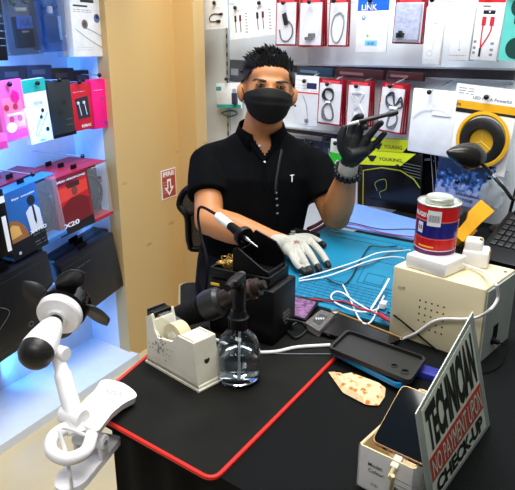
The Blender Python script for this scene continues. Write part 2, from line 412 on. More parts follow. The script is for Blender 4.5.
def pouch(bx, label, ball, what, roll=0, kind=0, backs=2, red=RED):
    p = bp(bx, 'accessory_pouch', label, 'pouch', roll, None, .003)
    p.body(red); p.R(-.45, -.465, .45, .4, colr((216, 216, 220)), 1)
    p.R(-.36, .4, .36, .47, colr((220, 60, 70)), 1)
    p.R(-.4, .24, .4, .37, colr((226, 226, 230)), 2); fine(p, (.3,), -.3, .3, RED)
    if kind == 0:      # usb adapter with curved lead
        a = p.part('adapter'); a.box((.02 * p.w, p.y() - .004, .06 * p.h), (.02, .008, .045), DARKP, mx=MX.Rotation(R_(-20), 4, 'Y'), bev=.002)
        p.cord([(.12, .02), (.3, -.1), (.3, -.28), (.08, -.4), (-.2, -.36), (-.3, -.16)], .0028, DARKP, 'lead')
    elif kind == 1:
        a = p.part('adapter')
        a.box((-.02 * p.w, p.y() - .006, -.33 * p.h), (.034, .012, .012), DARKP, bev=.003); a.box((.1 * p.w, p.y() - .006, -.26 * p.h), (.03, .012, .014), DARKP, mx=None, bev=.003)
    elif kind == 2:    # grey looped cable
        p.cord([(.1, .2), (-.2, .12), (-.33, -.12), (-.22, -.36), (.05, -.4), (.26, -.2), (.3, .05), (.1, .2), (.3, .12)], .0026, colr((110, 118, 116)), 'cable')
    elif kind == 3:    # black coiled cable tied in the middle
        for s_ in (-1, 0, 1):
            p.cord([(.02 * s_, 0), (-.25 + .05 * s_, .1), (-.2, .26), (.08, .25 + .02 * s_), (.14, .1), (0, 0), (-.25, -.14), (-.18 + .06 * s_, -.36), (.14, -.38), (.16, -.2), (.02 * s_, 0)], .0034, DARKP, 'cable')
        p.part('cable_tie').box((-.04 * p.w, p.y() - .004, 0), (.02, .009, .008), PAPER, bev=.001)
    elif kind == 4:    # white coil
        for s_ in (-1, 0, 1):
            p.cord([(0, .05 * s_), (-.2 + .1 * s_, .2), (.2 + .04 * s_, .22), (0, .05 * s_), (-.2, -.16 + .04 * s_), (.08 * s_, -.34), (.24, -.2), (0, .05 * s_)], .003, colr((206, 210, 216)), 'cable')
    elif kind == 5:    # blue-grey coil with big bow
        for s_ in (-1, 1):
            p.cord([(.12, .02), (-.16, .06 + .03 * s_), (-.22, .22), (.02, .28 + .03 * s_), (.14, .06), (.34, .2 + .04 * s_), (.42, .06), (.2, -.02), (.3, -.2), (.2, -.36 + .03 * s_), (-.06, -.38), (-.04, -.2), (.12, .02)], .0032, colr((44, 54, 70)), 'cable')
        p.part('cable_tie').box((.12 * p.w, p.y() - .005, .01 * p.h), (.03, .01, .009), PAPER, bev=.001)
    elif kind == 6:    # bubble wrapped
        p.part('bubble_wrap').box((0, p.y() - .006, -.02 * p.h), (p.w * .84, .012, p.h * .8), mat('bubble_wrap', (176, 182, 210), .2, bump=1, bscale=90, var=.15, scale=60, alpha=.9), bev=.004)
        a = p.part('adapter'); a.box((-.16 * p.w, p.y() - .014, -.32 * p.h), (.03, .01, .018), DARKP, bev=.002); a.box((-.16 * p.w, p.y() - .014, -.32 * p.h), (.014, .01, .03), DARKP, bev=.002)
    a = p.part('film'); a.add([(-.44 * p.w, p.y() - .009 - (.012 if kind in (1, 6) else 0), -.46 * p.h), (.44 * p.w, p.y() - .009 - (.012 if kind in (1, 6) else 0), -.46 * p.h), (.44 * p.w, p.y() - .002, .38 * p.h), (-.44 * p.w, p.y() - .002, .38 * p.h)], [[0, 1, 2, 3]], CLEAR)
    p.done('pouch'); hook(BP, BN, ball[0], ball[1], OFF + .008, what)
    for k in range(backs):
        q = bp(bx, 'accessory_pouch', '%s red-edged pouch hanging behind the one with %s' % (('next', 'rearmost')[k], what.split('with ')[-1]), 'pouch', roll - 1.5 * (k + 1), 'red-edged pouches hung behind others', .003, OFF - .022 * (k + 1))
        q.root.location += BU * (.009 * (k + 1)); q.body(red); q.R(-.44, -.46, .44, .4, PAPER); q.done('pouch')
pouch((276, -2, 297, 46), 'red-edged pouch holding a black adapter with curved lead, top row', (285, 3), 'a pouch with the black curved adapter lead', 1, 0, 1)
pouch((299, -2, 323, 47), 'red-edged pouch with a small black plug at its bottom, top row', (311, 2), 'a pouch with the small black plug', 1, 1, 2)
pouch((329, -2, 348, 47), 'red-edged pouch with an oval loop of grey cable, top row', (336, 1), 'a pouch with the grey cable loop', 1, 2, 1)
pouch((394, -2, 424, 44), 'red-edged pouch of bubble wrap with black plug, right in top row', (406, -3), 'a pouch with the bubble wrapped plug', 2, 6, 1)
p = bp((357, -4, 388, 53), 'accessory_bag', 'white bag with blue printed header with white lettering, in the top row', 'bag', 1, d=.006)
p.body(PAPER, bev=.002); BLUEH = colr((22, 96, 200))
p.R(-.5, .24, .5, .5, BLUEH); p.T('LINK', -.12, .3, .1, PAPER, w=.5); p.line([(-.2, .36), (-.12, .43), (-.02, .37)], .0016, PAPER)
p.C(-.28, .12, .008, colr((60, 130, 170))); p.C(-.28, .13, .004, PAPER, 3)
p.line([(-.1, .03), (-.02, .08), (.08, .04), (.0, -.06), (-.1, -.1)], .001, LGREY); p.C(-.12, -.2, .005, colr((110, 190, 130)))
p.R(-.2, -.38, .2, -.28, colr((120, 190, 226))); p.T('dLinK', 0, -.33, .05, colr((30, 90, 150)), 3)
p.done('bag'); hook(BP, BN, 372, 1, OFF + .005, 'the blue and white bag')
def slim(bx, label, red=0, backs=0, what='', ball=None, roll=0, ring=0):
    p = bp(bx, 'cable_box', label, 'box', roll, None, .014)
    p.body(PAPER, bev=.0015)
    if red:
        p.R(-.5, .42, .5, .5, colr((214, 30, 36))); p.T('remax', -.15, .36, .03, DARKP); fine(p, (.31,), -.4, .3, GREYP)
        p.R(-.25, .24, .2, .3, DARKP); p.R(-.04, .265, .02, .285, PAPER, 3)
        RC = colr((190, 34, 52))
        for x0 in (-.17, .13): p.line([(x0, .1), (x0 - .02, -.05), (-.16, -.3)], .0022, RC, 3); p.R(x0 - .08, .06, x0 + .08, .2, RC, 4)
        p.R(-.2, -.44, -.12, -.3, DARKP, 4)
        for z in (-.22, -.32, -.4): p.R(-.44, z, -.34, z + .04, GREYP); p.R(.2, z - .02, .32, z + .02, GREYP)
    elif ring:
        fine(p, (.36,), -.2, .3, LGREY); p.R(.0, .2, .16, .215, GREYP); p.line([(.1, .12), (.06, -.22)], .0008, LGREY, sm=False)
        p.line([(-.1 + .16 * math.cos(t * .35), -.3 + .05 * math.sin(t * .35)) for t in range(19)], .0008, LGREY); fine(p, (-.42,), -.3, .2, LGREY)
    else:
        fine(p, (.38, .35), -.4, .4, LGREY); p.line([(.02, .25), (-.04, .1), (.0, -.3)], .0008, LGREY); p.R(-.02, -.34, .03, -.32, DARKP); fine(p, (-.42,), -.45, .4, GREYP)
    p.done('box', .001)
    if ball: hook(BP, BN, ball[0], ball[1], OFF + .01, what)
    for k in range(backs):
        q = bp(bx, 'cable_box', ('second' if k == 0 else 'third') + (' box in the stack of red topped cable boxes' if red else ' box in the stack of plain slim white boxes'), 'box', roll, 'slim cable boxes hung behind others', .014, OFF - .02 * (k + 1))
        q.root.location += BU * (.008 * (k + 1)); q.body(PAPER, bev=.0015)
        if red: q.R(-.5, .42, .5, .5, colr((214, 30, 36))); q.R(.38, -.5, .5, .42, colr((120, 20, 40)))
        q.done('box')
slim((425, 7, 443, 65), 'slim white cable box with a thin ring printed low, top row', 0, 0, 'the slim white box with the ring', (434, 0), 1, 1)
slim((452, -3, 473, 61), 'slim white cable box with a thin printed lead, top row centre right', 0, 2, 'the plain slim white boxes', (463, -6), 1)
slim((475, -2, 502, 61), 'white box with red top and two red cables printed, top row', 1, 1, 'the red topped cable boxes', (489, -6), 3)
p = bp((503, -3, 524, 61), 'accessory_pack', 'teal pack with dark round shapes at the photo\'s right edge, top row', 'pack', 2, d=.006)
p.body(colr((90, 190, 180))); p.C(.2, .34, .028, colr((14, 60, 54))); p.C(.25, -.3, .03, colr((14, 60, 54))); p.R(0, .08, .5, .2, colr((16, 40, 44)), 3); p.done('pack')
hook(BP, BN, 513, -5, OFF, 'the teal pack')
# --- second row
p = bp((217, 83, 241, 108), 'adapter_pack', 'white and teal adapter pack beside the man\'s ear', 'pack', -3, d=.01, off=.05)
TEAL = colr((40, 160, 150))
p.body(PAPER, bev=.001); p.R(-.5, -.5, .5, -.36, TEAL); p.R(-.5, .2, -.28, .36, TEAL); fine(p, (.1, .02, -.08, -.16), -.4, .0, colr((150, 190, 190)))
a = p.part('adapter'); a.box((.3 * p.w, p.y() - .006, -.12 * p.h), (.03, .012, .05), colr((40, 52, 72)), bev=.003); a.box((.3 * p.w, p.y() - .005, .16 * p.h), (.02, .008, .025), colr((150, 155, 165)), bev=.002)
p.done(); hook(BP, BN, 228, 79, .055, 'the teal adapter pack')
p = bp((220, 110, 239, 117), 'cable_coil', 'small dark coiled lead hanging under the teal adapter pack', 'cable', -3, d=.004, off=.05)
p.mb.tube(smooth_path([(-.4 * p.w, 0, .1 * p.h), (0, -.006, -.4 * p.h), (.4 * p.w, 0, 0), (.1 * p.w, .006, .4 * p.h)], 5, True), .004, colr((40, 70, 84)), 8, closed=True); p.done('coil')
p = bp((295, 76, 318, 125), 'earphone_pouch', 'white clear pouch with a red line under its header, right of the man\'s head', 'pouch', 1, d=.003)
p.body(PAPER); p.R(-.5, .14, .5, .17, colr((214, 60, 50))); p.R(-.5, -.5, .5, .14, CLEAR2, 2); p.R(.0, .24, .42, .36, colr((30, 40, 80))); fine(p, (.4, .3, .24), -.45, -.02, GREYP); fine(p, (.2,), .2, .45, DARKP)
p.cord([(-.15, .1), (.02, -.1), (.08, -.34)], .0012, GREYP, 'lead'); p.part('plug').box((.06 * p.w, p.y() - .003, -.4 * p.h), (.016, .006, .012), GREYP, bev=.001)
p.done('pouch'); hook(BP, BN, 306, 81, OFF + .004, 'the pouch with the red line')
pouch((318, 79, 342, 125), 'red-edged pouch with a tied black cable, first in the second row', (329, 84), 'a pouch with the tied black cable', 2, 3, 2)
pouch((347, 81, 370, 126), 'red-edged pouch with coiled white cable, behind the raised glove', (358, 86), 'a pouch with the coiled white cable', 1, 4, 2)
pouch((379, 83, 404, 133), 'red-edged pouch with a bow of blue-grey cable, right of raised glove', (392, 86), 'a pouch with the blue-grey cable bow', 4, 5, 2)
p = bp((410, 90, 454, 155), 'accessory_bag', 'plain white plastic bag hanging beside the yellow ring card', 'bag', 2, d=.014)
p.mb.box((0, 0, 0), (p.w, .01, p.h), mat('white_bag_film', (232, 236, 240), .3, bump=.8, scale=14, bscale=26, var=.05), bev=.004)
p.R(.0, .12, .42, .3, colr((240, 241, 243)), 3); fine(p, (.24, .18), .05, .38, LGREY)
p.cord([(-.44, .05), (-.2, .18), (.2, .2), (.4, .14)], .001, colr((206, 214, 224)), 'string'); p.done('bag'); hook(BP, BN, 431, 92, OFF + .01, 'the plain white bag')
p = bp((449, 87, 512, 172), 'ring_light_card', 'white card with black and yellow ring light, behind the desk lamp', 'ring light', 4, d=.004)
YEL = colr((224, 170, 24)); p.body(PAPER); p.R(-.5, .22, .5, .31, YEL); p.R(-.5, .19, .5, .22, DARKP, 2); p.R(-.5, .17, -.12, .21, DARKP, 3); p.T('LED HK A Powerful', .1, .36, .035, GREYP, w=.6); fine(p, (.45, .42, .39), -.45, -.2, GREYP)
p.T('2m', -.42, .265, .04, DARKP, 3)
p.T('PHILIPS', .12, -.44, .075, colr((20, 90, 190)), w=.5, bold=.05)
a = p.part('ring'); zc = -.13 * p.h; rx = .034
a.lathe([(.039, -.006), (.064, -.006), (.074, -.002), (.074, .006), (.064, .012), (.044, .012), (.039, .004), (.039, -.006)], mat('ring_black', (20, 19, 17), .4), 40, MX.Translation((.08 * p.w, p.y() - .012, zc)) @ MX.Rotation(R_(90), 4, 'X'))
a = p.part('ring_cover'); a.lathe([(.074, 0), (.082, .002), (.087, .012), (.077, .014), (.072, .008)], mat('ring_yellow', (222, 168, 30), .3), 40, MX.Translation((.10 * p.w, p.y() - .008, zc + .008)) @ MX.Rotation(R_(90), 4, 'X'))
a = p.part('disc'); a.lathe([(0, 0), (.046, 0), (.046, .004), (0, .004)], mat('disc_yellow', (206, 158, 28), .35), 32, MX.Translation((.07 * p.w, p.y() - .007, zc)) @ MX.Rotation(R_(90), 4, 'X'))
for k in range(3): 
    t = R_(90 + 120 * k); a.tube([(.07 * p.w, p.y() - .0115, zc), (.07 * p.w + .044 * math.cos(t), p.y() - .0115, zc + .044 * math.sin(t))], .0009, colr((226, 196, 110)), 6)
p.done(); hook(BP, BN, 488, 97, OFF + .006, 'the ring light card')
# --- boxes of stock lying on the rails behind the man's head and along the second row
for i, (bx, c, lab) in enumerate((((231, 60, 246, 82), (70, 78, 90), 'grey clear pack behind the man\'s hair, right of the upright'), ((298, 67, 333, 76), (40, 66, 90), 'dark blue pack edge on the rail above the red-line pouch'), ((336, 69, 384, 78), (70, 32, 38), 'dark maroon pack edge on the rail above the raised glove'), ((388, 72, 424, 80), (74, 34, 38), 'dark maroon pack edge on the rail left of the white bag'))):
    p = bp(bx, 'stock_pack', lab, 'pack', 2, d=.02, off=.04); p.body(colr(c), .02, .002); p.R(-.4, -.2, .1, .1, colr(tuple(min(255, k + 70) for k in c))); p.done('pack')
# --- third row
NAVY = colr((22, 30, 52))
for i, (bx, lab) in enumerate((((288, 138, 303, 158), 'navy pack peeking over the man\'s shoulder, leftmost of three'), ((304, 140, 321, 172), 'navy pack over the man\'s shoulder with white lead, middle of three'), ((322, 136, 334, 166), 'navy pack beside the green pack, rightmost of three'))):
    p = bp(bx, 'accessory_pack', lab, 'pack', 2, 'navy packs in the third row', .006, .06); p.body(NAVY); p.R(-.3, -.1, .3, .1, colr((44, 56, 84))); fine(p, (.3,), -.3, .3, LGREY); p.line([(.1, .1), (.2, -.2), (.35, -.44)], .0014, LGREY); p.done('pack')
    hook(BP, BN, (bx[0] + bx[2]) / 2, bx[1] + 3, .065, ('the leftmost', 'the middle', 'the rightmost')[i] + ' navy pack')
p = bp((329, 140, 346, 200), 'accessory_bag', 'green and grey bag with white lettering beside the raised forearm', 'bag', 3, d=.008)
p.body(colr((190, 200, 190)), bev=.002); p.R(-.5, -.12, .5, .28, colr((40, 180, 40))); p.T('LINK', 0, 0, .1, PAPER, w=.7); p.line([(-.15, .1), (0, .17), (.15, .1)], .0016, PAPER); p.C(0, -.3, .01, colr((150, 150, 90))); p.C(0, -.3, .005, PAPER, 3); p.done('bag')
hook(BP, BN, 337, 143, OFF + .006, 'the green and grey bag')
LIME = mat('lime_print', (196, 212, 30), .4)
MESHB = mat('black_pack_gloss', (13, 13, 14), .25, var=.3, scale=40)
def youk(bx, label, off, roll, front):
    p = bp(bx, 'gadget_pack', label, 'pack', roll, None, .012, off)
    p.body(MESHB, bev=.001); p.poly([(-.5, .5), (.42, .5), (.2, .28), (-.5, .24)], LIME)
    p.R(-.3, .32, -.22, .42, DARKP, 2); p.poly([(-.34, .4), (-.26, .3), (-.18, .4), (-.2, .43), (-.26, .37), (-.32, .43)], DARKP, 3)
    p.T('YOUKING', .03, .37, .06, DARKP, w=.36)
    if front:
        p.line([(-.4, -.5), (-.4, .14), (-.1, .22), (.2, .2), (.4, .08), (.5, -.06)], .0022, colr((150, 160, 40)), sm=False)
        p.line([(-.16, -.2), (-.2, -.06), (-.04, .02), (-.02, -.14), (-.12, -.22), (-.1, -.32)], .0012, colr((130, 140, 60)))
        for k in range(5): p.line([(.2 + .02 * k, .34 - .05 * k), (.5, .3 - .05 * k)], .0012, colr((90, 94, 92)), sm=False)
    p.done('pack')
youk((366, 139, 417, 200), 'black pack with lime header, half hidden behind its twin', OFF - .03, -2, 0)
youk((357, 152, 420, 209), 'black pack with lime header in front, beside the red can', OFF, -3, 1)
hook(BP, BN, 399, 166, OFF + .01, 'the lime headed packs')
for k in range(4):
    p = bp((408 + 5 * k, 150 + 2 * k, 434 + 4 * k, 205), 'gadget_pack', 'glossy black pack with white edge, %s from the lime headed packs' % ('first', 'second', 'third', 'fourth')[k], 'pack', -10, 'black packs beside the blue box', .006, OFF - .05 - .012 * k)
    p.body(MESHB); p.line([(.46, -.4), (.46, .45)], .0012, LGREY, sm=False); p.R(.2, .3, .42, .34, LGREY); p.done('pack')
def snow(name):
    m = bpy.data.materials.new(name); m.use_nodes = True; nt = m.node_tree; b = nt.nodes['Principled BSDF']
    tc = nt.nodes.new('ShaderNodeTexCoord'); n = nt.nodes.new('ShaderNodeTexNoise'); n.inputs['Scale'].default_value = 60; n.inputs['Detail'].default_value = 4
    g = nt.nodes.new('ShaderNodeSeparateXYZ'); nt.links.new(tc.outputs['Object'], n.inputs['Vector']); nt.links.new(tc.outputs['Object'], g.inputs['Vector'])
    ma = nt.nodes.new('ShaderNodeMath'); ma.operation = 'MULTIPLY_ADD'; ma.inputs[1].default_value = 4; nt.links.new(g.outputs['Z'], ma.inputs[0]); nt.links.new(n.outputs['Fac'], ma.inputs[2])
    r = nt.nodes.new('ShaderNodeValToRGB'); el = r.color_ramp.elements; el[0].position = .35; el[0].color = lin((150, 160, 200)) + [1]; el[1].position = .62; el[1].color = lin((14, 30, 62)) + [1]
    e = el.new(.48); e.color = lin((40, 90, 160)) + [1]
    nt.links.new(ma.outputs[0], r.inputs['Fac']); nt.links.new(r.outputs['Color'], b.inputs['Base Color']); b.inputs['Roughness'].default_value = .35
    return m
p = bp((437, 160, 488, 205), 'phone_holder_box', 'speckled blue box with pale lower part behind the red can', 'box', 2, d=.03)
p.body(snow('speckled_blue_print'), bev=.002); p.T('Windshield', .18, -.24, .07, DARKP, w=.5); p.T('1700E', .16, -.36, .07, DARKP, w=.26); p.done('box'); hook(BP, BN, 459, 181, OFF + .02, 'the speckled blue box')
p = bp((476, 176, 506, 212), 'clear_bag', 'crumpled clear plastic bag above the keyboard, behind the yellow meter', 'bag', 0, d=.02)
bm = bmesh.new(); bmesh.ops.create_icosphere(bm, subdivisions=3, radius=1)
for v in bm.verts: v.co = V((v.co.x * p.w * .5, v.co.y * .02, v.co.z * p.h * .5)) * random.uniform(.86, 1.12)
p.mb.bm(bm, mat('clear_bag_film', (180, 188, 190), .1, alpha=.45)); p.done('bag'); hook(BP, BN, 491, 177, OFF + .02, 'the crumpled clear bag')
# --- fire sign on the pillar
n = V((LU.y, -LU.x, 0)); 
q = Pack(C2, n, LU, (161.5, 169, 176, 198), .002, 'fire_sign', 'small red and white FIRE sign with down arrow on birch pillar', 'sign', 0, None, .002)
FR = colr((170, 66, 52)); q.body(PAPER); q.R(-.46, -.47, .46, .47, FR); q.R(-.46, .24, .46, .47, colr((196, 120, 100)), 2); q.T('FIRE', 0, .35, .15, PAPER, 3, w=.74, bold=.04)
q.poly([(-.14, .16), (.14, .16), (.14, -.12), (.32, -.12), (0, -.42), (-.32, -.12), (-.14, -.12)], PAPER, 3); q.poly([(-.06, .08), (.06, .08), (.06, -.16), (.14, -.18), (0, -.32), (-.14, -.18), (-.06, -.16)], FR, 4)
for k in range(5): q.R(-.42, -.3 + .09 * k, -.2, -.27 + .09 * k, colr((210, 150, 130)), 3)
q.done('plate')
# ------------------------------------------------------------------ left display
LP = V((C0.x, C0.y, 0)); LOFF = .2
def lp(box, name, label, cat, roll=0, group=None, d=.03, off=LOFF): return Pack(LP, LN, LU, box, off, name, label, cat, roll, group, d)
SMOKE = mat('smoky_clear_plastic', (60, 66, 76), .15, alpha=.35); BLUECL = mat('blue_clear_plastic', (50, 90, 160), .15, alpha=.4)
def gadget(box, name, label, cat, roll, shell, inner): 
    p = lp(box, name, label, cat, roll); p.mb.box((0, .012, 0), (p.w, .004, p.h), shell); inner(p)
    a = p.part('blister'); a.box((0, -.004, 0), (p.w, .03, p.h), shell, bev=.006); p.done('backing'); return p
p = lp((-22, -14, 1, 61), 'accessory_box', 'black box with fine grey print at top left edge of photo', 'box'); p.body(BLACK, bev=.002); fine(p, (-.3, -.2, -.1, 0, .1, .2, .3), .1, .45, GREYP); p.done('box')
def in1(p):
    a = p.part('gadget'); a.box((.02 * p.w, 0, -.14 * p.h), (p.w * .56, .02, p.h * .5), BLACK, bev=.003); a.box((.02 * p.w, -.011, .02 * p.h), (p.w * .5, .004, p.h * .2), colr((30, 90, 190)), bev=.001)
    a.text('XX', .1 * p.h, .02 * p.w, .02 * p.h, -.0135, colr((8, 20, 60)), w=.34 * p.w); a.text('REMAX', .03 * p.h, .02 * p.w, -.13 * p.h, -.0105, LGREY)
    a = p.part('earbud'); a.sph((-.22 * p.w, -.004, .33 * p.h), .012, colr((70, 120, 130)), 12, 8); a = p.part('earbud'); a.sph((.2 * p.w, -.004, .36 * p.h), .012, colr((90, 100, 112)), 12, 8)
    a = p.part('plug'); a.box((.0, -.004, .22 * p.h), (p.w * .34, .012, p.h * .06), colr((190, 196, 200)), bev=.003)
gadget((6, -8, 37, 55), 'earphone_pack', 'smoky clear blister pack with blue label, top left', 'pack', -3, SMOKE, in1)
p = lp((33, -6, 43, 50), 'accessory_box', 'narrow black box between the two clear packs of the top shelf', 'box', -2, off=LOFF - .05); p.body(BLACK, bev=.002); p.R(-.2, -.3, .2, .2, colr((60, 34, 34))); p.done('box')
def in2(p):
    a = p.part('gadget'); a.box((-.02 * p.w, 0, -.12 * p.h), (p.w * .6, .02, p.h * .44), colr((20, 40, 76)), bev=.003); a.box((.34 * p.w, 0, -.1 * p.h), (p.w * .2, .016, p.h * .4), colr((150, 190, 240)), bev=.002)
    for x in (-.24, .24): b = p.part('earbud'); b.sph((x * p.w, -.003, .26 * p.h), .011, colr((30, 60, 110)), 12, 8)
    a = p.part('plug'); a.box((0, -.003, .2 * p.h), (p.w * .2, .012, p.h * .12), PAPER, bev=.003)
gadget((40, -8, 61, 52), 'earphone_pack', 'blue clear blister pack next to narrow black box', 'pack', -2, BLUECL, in2)
p = lp((57, -8, 70, 57), 'accessory_box', 'grey translucent pack half hidden behind the white earphone box', 'box', -2, off=LOFF - .03); p.body(mat('grey_pack', (146, 160, 182), .3), bev=.002); p.R(-.2, -.2, .1, -.16, PAPER); p.done('box')
p = lp((69, -8, 102, 57), 'earphone_box', 'white box with round earphones printed, top shelf by the birch pillar', 'box', 0, d=.03)
p.body(PAPER, bev=.0015); p.R(-.2, .33, .2, .38, DARKP); p.R(-.42, .26, .0, .285, DARKP, 2); fine(p, (.21, .18), -.42, .1, GREYP); fine(p, (-.36, -.4), -.38, .1, LGREY)
p.C(-.12, .0, .016, colr((120, 108, 104))); p.C(-.12, .0, .009, colr((70, 64, 70)), 3); p.C(.26, .1, .016, colr((96, 116, 170))); p.C(.27, .12, .008, colr((40, 50, 90)), 3)
p.line([(-.1, -.06), (.1, -.1), (.44, -.2)], .0012, GREYP); p.line([(-.4, -.08), (0, -.24), (.44, -.38)], .0012, GREYP); p.R(.4, -.44, .47, -.36, DARKP, 3); p.done('box')
# row of stock on the wires behind the second shelf row
for k, (x0, x1, y0, y1, c) in enumerate(((-6, 22, 66, 84, (36, 44, 66)), (22, 48, 65, 80, (40, 60, 96)), (46, 70, 68, 84, (18, 18, 24)), (68, 90, 70, 86, (26, 22, 30)))):
    p = lp((x0, y0, x1, y1), 'stock_pack', 'dark pack behind the %s box of the coloured row' % ('pink', 'teal topped', 'black', 'red')[k], 'pack', 0, off=LOFF - .1, d=.05); p.mb.box((0, 0, 0), (p.w, .05, p.h), colr(c), bev=.004); p.R(-.3, -.1, .2, .2, colr(tuple(x + 40 for x in c))); p.done('pack')
PINK = colr((240, 96, 176)); 
p = lp((-3, 80, 25, 141), 'earphone_pack', 'pink pack with hot pink heart and window, coloured row at left', 'pack', -4, d=.02)
p.body(PINK, bev=.003); p.R(-.34, -.28, .36, .22, colr((236, 130, 170)), 1); p.poly([(-.02, .24), (.1, .34), (.28, .28), (.3, .18), (.16, .1), (.0, .16)], colr((240, 20, 140)), 3)
for x, z in ((-.22, .06), (.1, .06), (-.1, -.14), (.2, -.14)): p.C(x, z, .01, colr((206, 40, 70)), 3)
p.R(-.24, -.08, .3, -.04, colr((240, 214, 200)), 4); p.C(-.16, -.27, .016, PAPER, 3, 1.3); p.R(-.3, -.46, .4, -.32, colr((226, 40, 140)), 2); fine(p, (-.4,), -.2, .3, PAPER)
p.done('pack'); hook(LP, LN, 7, 84, LOFF + .012, 'the pink pack with the heart')
p = lp((-10, 134, 6, 150), 'earphone_pack', 'pink pack corner cut by the left edge below the heart pack', 'pack', -4, d=.02, off=LOFF + .03); p.body(PINK, bev=.003); p.R(-.2, -.4, .4, 0, colr((226, 40, 140))); p.done('pack')
p = lp((24, 79, 47, 143), 'earphone_box', 'white earphone box with teal top flap, second in coloured row', 'box', -4, d=.024)
TEALB = colr((30, 176, 160)); p.body(PAPER, bev=.0015); p.R(-.5, .3, .5, .5, TEALB); p.T('XO-S6', .05, .13, .05, colr((120, 180, 176)), w=.4); fine(p, (.08,), -.1, .25, LGREY)
for (x, z) in ((.2, 0), (.1, -.1)): p.C(x, z, .007, DARKP); p.line([(x - .02, z - .02), (x - .3, z - .2), (x - .36, z - .28)], .001, DARKP)
p.line([(.4, -.04), (.1, -.22), (-.2, -.4)], .001, DARKP); p.C(.3, -.31, .008, DARKP); p.R(-.1, -.48, .1, -.45, TEALB); p.done('box'); hook(LP, LN, 35, 83, LOFF + .014, 'the teal topped box')
p = lp((48, 81, 71, 137), 'earphone_box', 'charcoal earphone box between the teal topped and red boxes', 'box', -3, d=.026)
p.body(mat('charcoal_print', (34, 40, 42), .4), bev=.0015); p.C(.12, .12, .01, DARKP); p.C(-.1, -.06, .009, DARKP); fine(p, (-.2, -.3), .1, .4, GREYP); p.R(-.5, -.5, .5, -.44, BLACK); p.done('box'); hook(LP, LN, 57, 80, LOFF + .014, 'the charcoal earphone box')
p = lp((70, 83, 90, 130), 'earphone_box', 'red box with white earbuds on black, between charcoal and magenta boxes', 'box', -2, d=.026)
p.body(colr((196, 18, 44)), bev=.0015); p.poly([(-.36, .18), (.3, .22), (.34, -.24), (-.26, -.26)], colr((34, 40, 58)), 1)
for x in (-.2, .08): p.line([(x + .02, .08), (x + .05, -.02), (x + .1, -.18)], .0016, PAPER); p.C(x - .01, .09, .0055, PAPER, 4, 1.3); p.C(x - .04, .085, .002, GREYP, 5)
p.T('REMAX', .1, -.41, .06, PAPER, w=.5); fine(p, (.32,), -.4, .2, PAPER); p.done('box'); hook(LP, LN, 77, 82, LOFF + .014, 'the red earbud box')
MAG = colr((246, 20, 130))
p = lp((90, 79, 109, 128), 'earphone_box', 'magenta earphone box, last of the coloured row beside the pillar', 'box', -1, d=.03)
p.body(MAG, bev=.0015); fine(p, (.28,), -.4, .1, PAPER); p.C(-.02, .13, .006, colr((170, 70, 120))); p.C(.34, .0, .006, PAPER); p.line([(0, .1), (.02, -.2)], .0012, colr((200, 60, 130)), sm=False); p.R(.0, -.44, .5, -.36, colr((150, 50, 170))); p.C(.3, -.4, .006, PAPER, 3, 2); p.done('box'); hook(LP, LN, 97, 75, LOFF + .016, 'the magenta box')
# headset boxes: boxes with a window on one side
def headset_box(box, label, cl, front, roll=0, off=LOFF + .03, d=.062):
    p = lp(box, 'headset_box', label, 'box', roll, None, .002, off)
    w, h = p.w, p.h; fw = .62
    a = p.mb; yb = d                     # carton: closed part + frame round the window
    a.box(((-.5 + fw / 2) * w, d / 2, 0), (w * fw, d, h), cl[1])
    a.box((0, d / 2, h * .5), (w + .0006, d + .0006, .003), cl[0]); a.box((0, d / 2, -h * .5 + .005), (w + .0006, d + .0006, .012), cl[0]); a.box((0, d - .002, 0), (w, .004, h), colr((26, 24, 28)))
    front(p)
    b = p.part('headset'); cx = (-.5 + fw) * w + .0
    arc = [V((cx + (w * .3) * math.sin(t), d * .4, -.02 * h + h * .34 * math.cos(t))) for t in [k * math.pi / 12 for k in range(0, 13)]]
    b.tube(arc, .006, BLACK, 8); b.sph((cx + w * .1, d * .4, -.16 * h), (.022, .022, .034), BLACKM, 14, 10); b.tube(smooth_path([arc[4], arc[4] + V((.010, -.010, 0)), arc[3] + V((.010, -.014, 0))], 4), .004, cl[0], 8)
    b.sph(arc[3] + V((.010, -.014, .002)), .008, BLACKM, 10, 8)
    c = p.part('window'); c.add([(cx, .0, -.46 * h), (w * .5, .0, -.46 * h), (w * .5, 0, .47 * h), (cx, 0, .47 * h)], [[0, 1, 2, 3]], CLEAR); c.add([(w * .5, .0, -.46 * h), (w * .5, d, -.46 * h), (w * .5, d, .47 * h), (w * .5, 0, .47 * h)], [[0, 1, 2, 3]], CLEAR)
    t = p.part('hang_tab'); t.box((0, d / 2, h * .5 + .009), (.03, .003, .018), BLACK, bev=.001)
    p.done('carton'); return p
CRIM = colr((170, 26, 48)); CRD = colr((120, 16, 30)); MAROON = colr((120, 20, 44))
